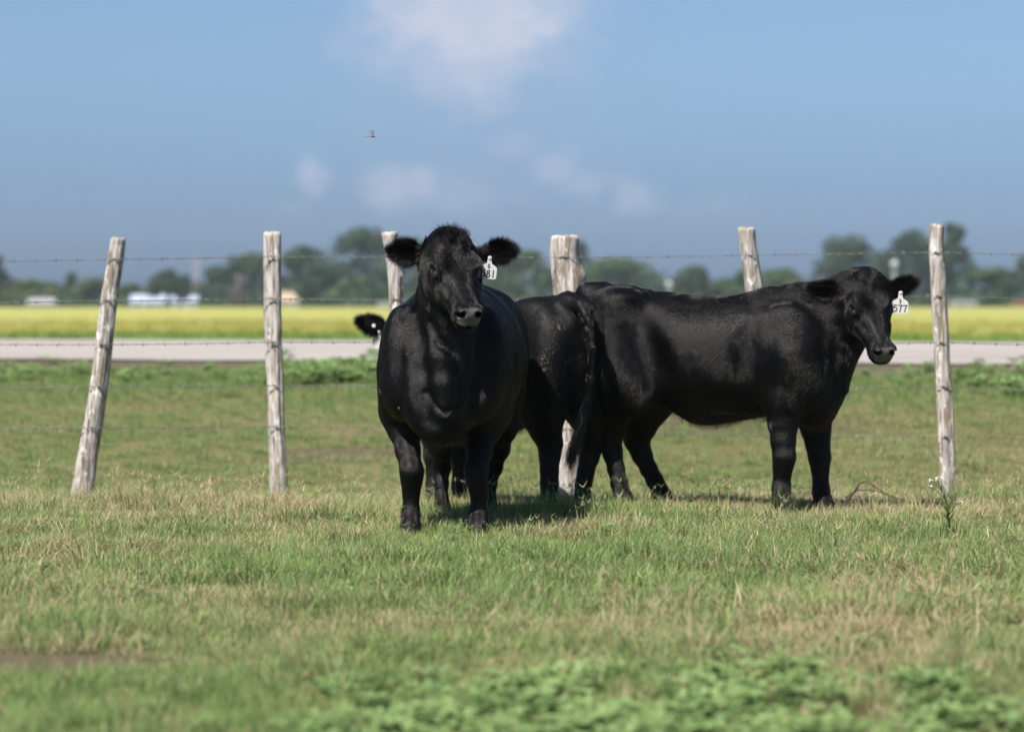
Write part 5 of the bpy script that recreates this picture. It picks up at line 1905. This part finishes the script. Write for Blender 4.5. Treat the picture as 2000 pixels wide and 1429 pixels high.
# ---------------------------------------------- right heifer (tag 577)
def right_cow():
    a = math.radians(22)
    c = Cow((1.085, 13.47, -.03), (math.cos(a), -math.sin(a)), .0070, (-.86, -.47, -.06), (1.40, .47, 1.34))
    st = [(-.745, 1.12, .90, .05), (-.715, 1.18, .78, .13), (-.63, 1.228, .64, .215), (-.48, 1.248, .62, .265), (-.28, 1.218, .59, .30), (-.05, 1.195, .478, .33),
          (.20, 1.195, .502, .318), (.42, 1.21, .53, .275), (.57, 1.19, .485, .25), (.67, 1.10, .495, .19), (.745, .99, .60, .12), (.785, .91, .70, .05)]
    c.torso(st, 2.3)
    fd = c.fd
    for s in (-1, 1):
        fd.ell((.52, s * .19, .86), (.20, .095, .28), .07)
        fd.ell((.62, s * .17, .74), (.12, .09, .15), .06)
        fd.ell((-.52, s * .175, .88), (.235, .135, .32), .08)
        fd.ell((-.37, s * .20, .68), (.13, .09, .16), .07)
        fd.ell((-.44, s * .19, 1.16), (.09, .07, .045), .12)           # hook bones
        fd.ell((.62, s * .06, .60), (.11, .075, .12), .05)
        fd.cone((-.30, s * .30, 1.03), (-.20, s * .335, .78), .05, .05, .14, neg=True)     # hollow of the flank
        fd.cone((.33, s * .315, 1.02), (.30, s * .33, .70), .022, .022, .09, neg=True)     # behind the shoulder
    NF = c.leg([(1556, 700, 13.06, .145), (1532, 775, 13.10, .105), (1530, 825, 13.10, .086), (1530, 860, 13.08, .070), (1532, 893, 13.06, .064), (1529, 915, 13.07, .053), (1527, 938, 13.08, .046), (1526, 955, 13.07, .050), (1526, 970, 13.04, .045), (1528, 982, 13.02, .054), (1530, 996, 13.0, .060)])
    FF = c.leg([(1580, 740, 13.36, .125), (1590, 800, 13.40, .095), (1594, 840, 13.40, .080), (1597, 868, 13.39, .068), (1601, 895, 13.38, .063), (1602, 918, 13.38, .050), (1603, 940, 13.38, .044), (1604, 960, 13.37, .050), (1606, 973, 13.34, .045), (1608, 984, 13.32, .055), (1610, 996, 13.30, .060)])
    NH = c.leg([(1215, 730, 13.52, .17), (1204, 785, 13.56, .115), (1196, 825, 13.62, .088), (1191, 857, 13.66, .071), (1196, 885, 13.64, .057), (1203, 915, 13.62, .049), (1209, 942, 13.60, .050), (1214, 960, 13.57, .045), (1218, 974, 13.54, .053), (1221, 990, 13.52, .059)])
    FH = c.leg([(1290, 720, 13.72, .17), (1268, 785, 13.74, .125), (1252, 830, 13.80, .095), (1244, 858, 13.84, .076), (1254, 888, 13.83, .060), (1267, 915, 13.80, .050), (1279, 938, 13.78, .050), (1287, 953, 13.75, .045), (1293, 966, 13.72, .053), (1298, 981, 13.70, .059)])
    c.hooves = [NF[-1], FF[-1], NH[-1], FH[-1]]
    c.head((1692, 556, 13.02), (.085, -.27, -.362), .06, (.93, 1.14, 1.0))
    hb = c.hpt(-.02, 0, -.10)
    generic_neck(c, hb, c.hpt(.10, 0, -.19), np.array((.40, 0, 1.02)), np.array((.56, -.02, .90)), np.array((.64, -.02, .74)))
    fd.cone(c.hpt(.12, 0, -.21), np.array((.72, -.01, .74)), .045, .035, .07)
    # loose neck folds beside the throat
    fd.cone(c.L(1655, 660, 12.95), c.L(1668, 740, 13.0), .016, .014, .03)
    toc = c.dirl((0, -1, 0)); rt = c.dirl((1, 0, 0)); up = np.array((0, 0, 1.))
    c.ear(c.L(1652, 583, 13.06), c.L(1582, 562, 13.10), toc * .8 - up * .45 - rt * .3, .050)
    c.ear(c.L(1728, 574, 13.06), c.L(1792, 549, 13.10), toc * .75 - up * .55 + rt * .2, .050)
    # jaw line against the neck
    c.crease([(1640, 606), (1640, 640), (1650, 668), (1672, 694)], .018, .05, .006)
    tl = [np.array(p) for p in ((-.64, 0, 1.20), (-.70, -.02, 1.205), (-.755, -.02, 1.13), (-.775, -.01, 1.0), (-.775, 0, .8), (-.765, 0, .6))]
    c.tail(tl, (.055, .05, .042, .03, .024, .02))
    root = c.build('black heifer standing side on with white ear tag 577, head turned to camera', 270000)
    c.poll_tuft(400, .014)
    c.tail_hair(tl, 3)
    ear_tag(c, c.L(1759, 569, 12.97), '577', 'b', .088, face=toc + rt * .08, tilt=-.03)
    # burrs and straw stuck to the belly
    mb = MB(); rr = random.Random(4)
    for i in range(60):
        p = c.L(rr.uniform(1385, 1490), rr.gauss(803, 6), 13.25)
        j = np.argmin(((c.V - p) ** 2).sum(1))
        q, nn = c.V[j], c.vn[j]
        t = np.cross(nn, (rr.gauss(0, 1), rr.gauss(0, 1), rr.gauss(0, 1))); t /= np.linalg.norm(t)
        e = rr.uniform(.003, .009)
        mb.tube([tuple(q + nn * .012 - t * e), tuple(q + nn * .012 + t * e)], .0013, 4)
    o = mb.build('straw_flecks', m_stain, root); o['kind'] = 'stuff'
    return c


# ---------------------------------------------- middle heifer, seen from behind
def middle_cow():
    c = Cow((-.047, 13.93, -.045), (-.6, .8), .0080, (-1.05, -.48, -.06), (1.40, .48, 1.30))
    st = [(-.80, 1.08, .90, .05), (-.765, 1.15, .77, .14), (-.66, 1.20, .63, .225), (-.50, 1.205, .56, .275), (-.28, 1.175, .49, .32), (-.05, 1.165, .43, .345),
          (.20, 1.165, .43, .335), (.42, 1.18, .46, .29), (.57, 1.15, .47, .25), (.70, 1.06, .48, .20), (.79, .96, .52, .13), (.84, .88, .62, .05)]
    c.torso(st, 2.3)
    fd = c.fd
    for s in (-1, 1):
        fd.ell((.50, s * .19, .84), (.20, .10, .28), .07)
        fd.ell((-.57, s * .185, .84), (.22, .135, .33), .08)
        fd.ell((-.40, s * .20, .66), (.13, .09, .16), .07)
        fd.ell((-.46, s * .20, 1.12), (.09, .07, .045), .12)
    HL = c.leg([(1058, 740, 13.40, .17), (1060, 800, 13.38, .125), (1066, 838, 13.40, .092), (1075, 866, 13.44, .074), (1074, 892, 13.43, .060), (1073, 920, 13.42, .052), (1073, 945, 13.41, .052), (1072, 968, 13.38, .048), (1072, 990, 13.36, .058)])
    HR = c.leg([(1140, 740, 13.62, .17), (1150, 800, 13.60, .12), (1155, 840, 13.62, .090), (1155, 868, 13.66, .074), (1150, 895, 13.65, .058), (1144, 922, 13.63, .050), (1140, 945, 13.62, .050), (1138, 965, 13.59, .046), (1138, 984, 13.57, .057)])
    FL = c.leg([(855, 720, 14.20, .14), (850, 800, 14.20, .10), (846, 850, 14.18, .075), (846, 890, 14.18, .060), (847, 920, 14.18, .045), (847, 945, 14.17, .048), (847, 968, 14.15, .055)])
    FR = c.leg([(905, 720, 14.38, .14), (900, 800, 14.40, .10), (897, 850, 14.40, .075), (897, 890, 14.40, .058), (897, 920, 14.40, .043), (897, 945, 14.38, .047), (897, 966, 14.36, .054)])
    c.hooves = [HL[-1], HR[-1], FL[-1], FR[-1]]
    c.head((792, 640, 14.72), (-.16, .55, -.62), 0.0, (.93, 1.0, .97))
    hb = c.hpt(-.02, 0, -.10)
    generic_neck(c, hb, c.hpt(.10, 0, -.19), np.array((.36, 0, 1.0)), np.array((.50, 0, .84)), np.array((.72, 0, .66)))
    toc = c.dirl((0, -1, 0)); rt = c.dirl((1, 0, 0)); up = np.array((0, 0, 1.))
    c.ear(c.L(762, 646, 14.66), c.L(697, 627, 14.56), -toc * .9 - up * .35 - rt * .2, .056)
    c.ear(c.hpt(.03, -.09, -.03), c.hpt(.03, -.25, -.05), -toc * .9 - up * .3, .052)
    tl = [c.L(1108, 588, 13.34), c.L(1134, 598, 13.25), c.L(1151, 628, 13.17), c.L(1156, 680, 13.14), c.L(1153, 740, 13.15), c.L(1148, 785, 13.15)]
    c.tail(tl, (.040, .031, .023, .017, .013, .010))
    root = c.build('black heifer in the middle turned away, its tail and rump towards the camera', 160000)
    sw = tl[3:] + [c.L(1138, 815, 13.15), c.L(1128, 850, 13.15), c.L(1122, 868, 13.15)]
    c.tail_hair(tl[1:] , 1, 1600, (.03, .07), .012)
    c.tail_hair(sw, 1, 2200, (.07, .17), .020)
    # ear tag hanging behind the left ear, with its stud on the near side
    ear_tag(c, c.L(740, 646, 14.595), '', None, .078, face=toc, tilt=0.0)
    mb = MB(); p = c.L(730, 636, 14.49); mb.tube([tuple(p), tuple(p + toc * .006)], [.012, .010], 10); mb.build('tag_stud', m_tag, root)
    mb = MB(); rr = random.Random(9)
    for (px, py, n, sp) in ((1098, 629, 9, 6), (1112, 630, 5, 5), (1060, 705, 12, 7), (1058, 722, 6, 3), (1072, 680, 4, 6), (1148, 640, 10, 4), (1145, 700, 8, 5), (1142, 740, 8, 4)):
        for i in range(n):
            p = c.L(px + rr.gauss(0, sp), py + rr.gauss(0, sp), 13.15)
            j = np.argmin(((c.V - p) ** 2).sum(1))
            q, nn = c.V[j], c.vn[j]
            t = np.cross(nn, (rr.gauss(0, 1), rr.gauss(0, 1), rr.gauss(0, 1))); t /= np.linalg.norm(t)
            e = rr.uniform(.003, .008)
            mb.tube([tuple(q + nn * .007 - t * e), tuple(q + nn * .007 + t * e)], .0015, 4)
    o = mb.build('mud_flecks', m_stain, root); o['kind'] = 'stuff'
    return c


# ------------------------------------------------------------------ small things
def dragonfly():
    c0 = P(723, 267, 11.3)
    r = empty('dragonfly', c0); tag(r, 'small amber dragonfly hovering in the blue sky', 'dragonfly')
    amber = simple_mat('amber_body', (.17, .095, .022), .45, .4, .25, 300)
    brown = simple_mat('brown_thorax', (.05, .032, .016), .5, .4, .3, 300)
    wing = simple_mat('smoky_wing', (.05, .06, .07), .4, .3, .1, 300)
    nt = wing.node_tree
    pb = nt.nodes['Principled BSDF']; pb.inputs['Alpha'].default_value = .42
    mb = MB(); mb.tube([(-.030, 0, .001), (-.022, 0, .0012), (-.008, 0, .0012), (.004, 0, .001), (.008, 0, 0)], [.0010, .0014, .0016, .0022, .0028], 10); mb.build('abdomen', amber, r, True)
    mb = MB(); mb.tube([(.006, 0, .0), (.010, 0, .0005), (.016, 0, -.0005), (.019, 0, -.001)], [.0022, .0042, .0040, .0020], 10); mb.build('thorax', brown, r, True)
    mb = MB(); mb.tube([(.0185, 0, -.001), (.0205, 0, -.0015), (.0235, 0, -.002)], [.0022, .0036, .0016], 10); mb.build('head', brown, r, True)
    for (x, lean, s) in ((.008, -.30, -1), (.008, -.22, 1), (.013, .02, -1), (.013, .10, 1)):
        mb = MB()
        L = .030
        d = Vector((lean, s * .45, 1)).normalized()
        u = Vector((1, 0, -lean)).normalized()
        prof = [(0, .001), (.15, .0022), (.4, .0034), (.7, .0038), (.92, .003), (1, .0008)]
        a = [Vector((x, 0, .003)) + d * L * t + u * w for t, w in prof]
        b_ = [Vector((x, 0, .003)) + d * L * t - u * w for t, w in prof]
        for i in range(len(prof) - 1):
            mb.poly([a[i], a[i + 1], b_[i + 1], b_[i]])
        mb.build('wing', wing, r)


def twig():
    m = simple_mat('dead_brown_stem', (.085, .05, .038), .8, .2, .3, 30)
    d = 14.2
    base = P(1652, 985, d); base.z = float(gz(base.x, d))
    r = empty('dead_branch', base); tag(r, 'bent dead brown branch arching from the grass by the right heifer', 'branch')
    def arc(px, rad, nm):
        mb = MB(); mb.tube([P(x, y, dd) - base for x, y, dd in px], rad, 7); mb.build(nm, m, r, True)
    arc([(1650, 990, 14.2), (1668, 960, 14.18), (1678, 944, 14.16), (1692, 939, 14.15), (1708, 949, 14.12), (1725, 961, 14.1), (1745, 970, 14.08), (1766, 977, 14.05), (1772, 985, 14.05)], [.006, .006, .006, .0055, .006, .0055, .0065, .006, .004], 'stem')
    arc([(1640, 985, 14.22), (1660, 966, 14.2), (1675, 957, 14.2), (1700, 956, 14.2), (1722, 961, 14.18), (1740, 969, 14.15)], [.005, .005, .005, .0045, .004, .0035], 'side_stem')
    arc([(1674, 948, 14.17), (1676, 965, 14.17), (1684, 985, 14.17)], [.004, .0035, .003], 'side_stem')
    arc([(1708, 950, 14.12), (1704, 966, 14.12), (1700, 985, 14.12)], [.003, .003, .002], 'side_stem')


def flower_weed():
    d = 11.62
    green = leafy_mat('weed_green', ((.05, .11, .03), (.10, .17, .05), (.07, .13, .04)), None, .3)
    white = simple_mat('white_florets', (.75, .76, .72), .7, .2, .05, 100)
    base = P(1856, 1052, d); base.z = float(gz(base.x, d))
    r = empty('flowering_weed', base); tag(r, 'tall flowering weed with tiny white heads before the right hand post', 'weed')
    mb = MB()
    mb.tube([(0, 0, -.01), (-.006, 0, .08), (-.016, 0, .15), (-.034, 0, .225), (-.046, 0, .26)], [.004, .0035, .003, .0025, .002], 6)
    tips = []
    top = Vector((-.04, 0, .245))
    for (dx, dz, bz) in ((-.055, .02, .24), (-.028, .035, .25), (.0, .03, .255), (-.06, -.008, .21), (-.03, .022, .22)):
        s = Vector((-.02 - (bz - .2) * .4, 0, bz - .035)); e = top + Vector((dx, random.uniform(-.02, .02), dz))
        e = Vector((e.x, e.y, e.z)); mb.tube([s, (s + e) / 2 + Vector((0, 0, .004)), e], [.002, .0016, .001], 5); tips.append(e)
    for (e) in (Vector((.046, 0, .165)), Vector((.036, .01, .15)), Vector((.052, 0, .155))):
        mb.tube([Vector((-.004, 0, .10)), Vector((.025, 0, .15)), e], [.0025, .002, .001], 5); tips.append(e)
    mb.build('stem', green, r, True)
    for e in tips:
        mb = MB()
        for k in range(5):
            q = e + Vector((random.uniform(-.008, .008), random.uniform(-.008, .008), random.uniform(-.005, .007)))
            mb.tube([q + Vector((0, 0, -.003)), q, q + Vector((0, 0, .003))], [.001, .0022, .001], 7)
        mb.build('flower_head', white, r, True)
    rr = random.Random(3)
    for k in range(26):
        a = rr.uniform(0, 6.28); h = rr.uniform(.01, .13) if k < 18 else rr.uniform(.06, .16)
        me = blades_mesh('leaf', [((-.1 * h, 0, h), a, rr.uniform(.05, .10), .010, rr.uniform(.5, 1.1), .7, .9)])
        link_mesh('leaf', me, green, r)
    # small leafy weed by the right heifer's front foot
    d = 12.9
    base = P(1527, 995, d); base.z = float(gz(base.x, d))
    r = empty('leafy_weed', base); tag(r, 'small bright green leafy weed at the front foot of the right heifer', 'weed')
    for k in range(46):
        a = rr.uniform(0, 6.28); h = rr.uniform(.0, .11)
        q = rr.uniform(0, .05)
        me = blades_mesh('leaf', [((q * math.cos(a), q * math.sin(a), h * (1 - q * 6)), a, rr.uniform(.035, .075), .011, rr.uniform(.4, 1.2), .8, .9)])
        link_mesh('leaf', me, green, r)


# ------------------------------------------------------------------ assemble
far_setting()
build_fence()
cows = [front_cow(), right_cow(), middle_cow()]
for c_ in cows:
    for hpt_ in c_.hooves:
        w_ = c_.M.transposed() @ Vector(hpt_) + c_.O
        HOOVES.append((w_.x, w_.y))
rice_field()
bank_grass()
grass_field()
weed_patch()
dragonfly()
twig()
flower_weed()

# air: far trees fade a little towards blue
mb = MB(); mb.box((0, 420, 14.0), (1200, 900, 31.0))
m_haze, nt, out = nmat('thin_summer_haze')
vol = N(nt, 'ShaderNodeVolumePrincipled')
vol.inputs['Color'].default_value = (.66, .80, 1.0, 1)
vol.inputs['Density'].default_value = .00020
vol.inputs['Anisotropy'].default_value = .1
nt.links.new(vol.outputs[0], out.inputs['Volume'])
tag(mb.build('haze', m_haze), kind='stuff')
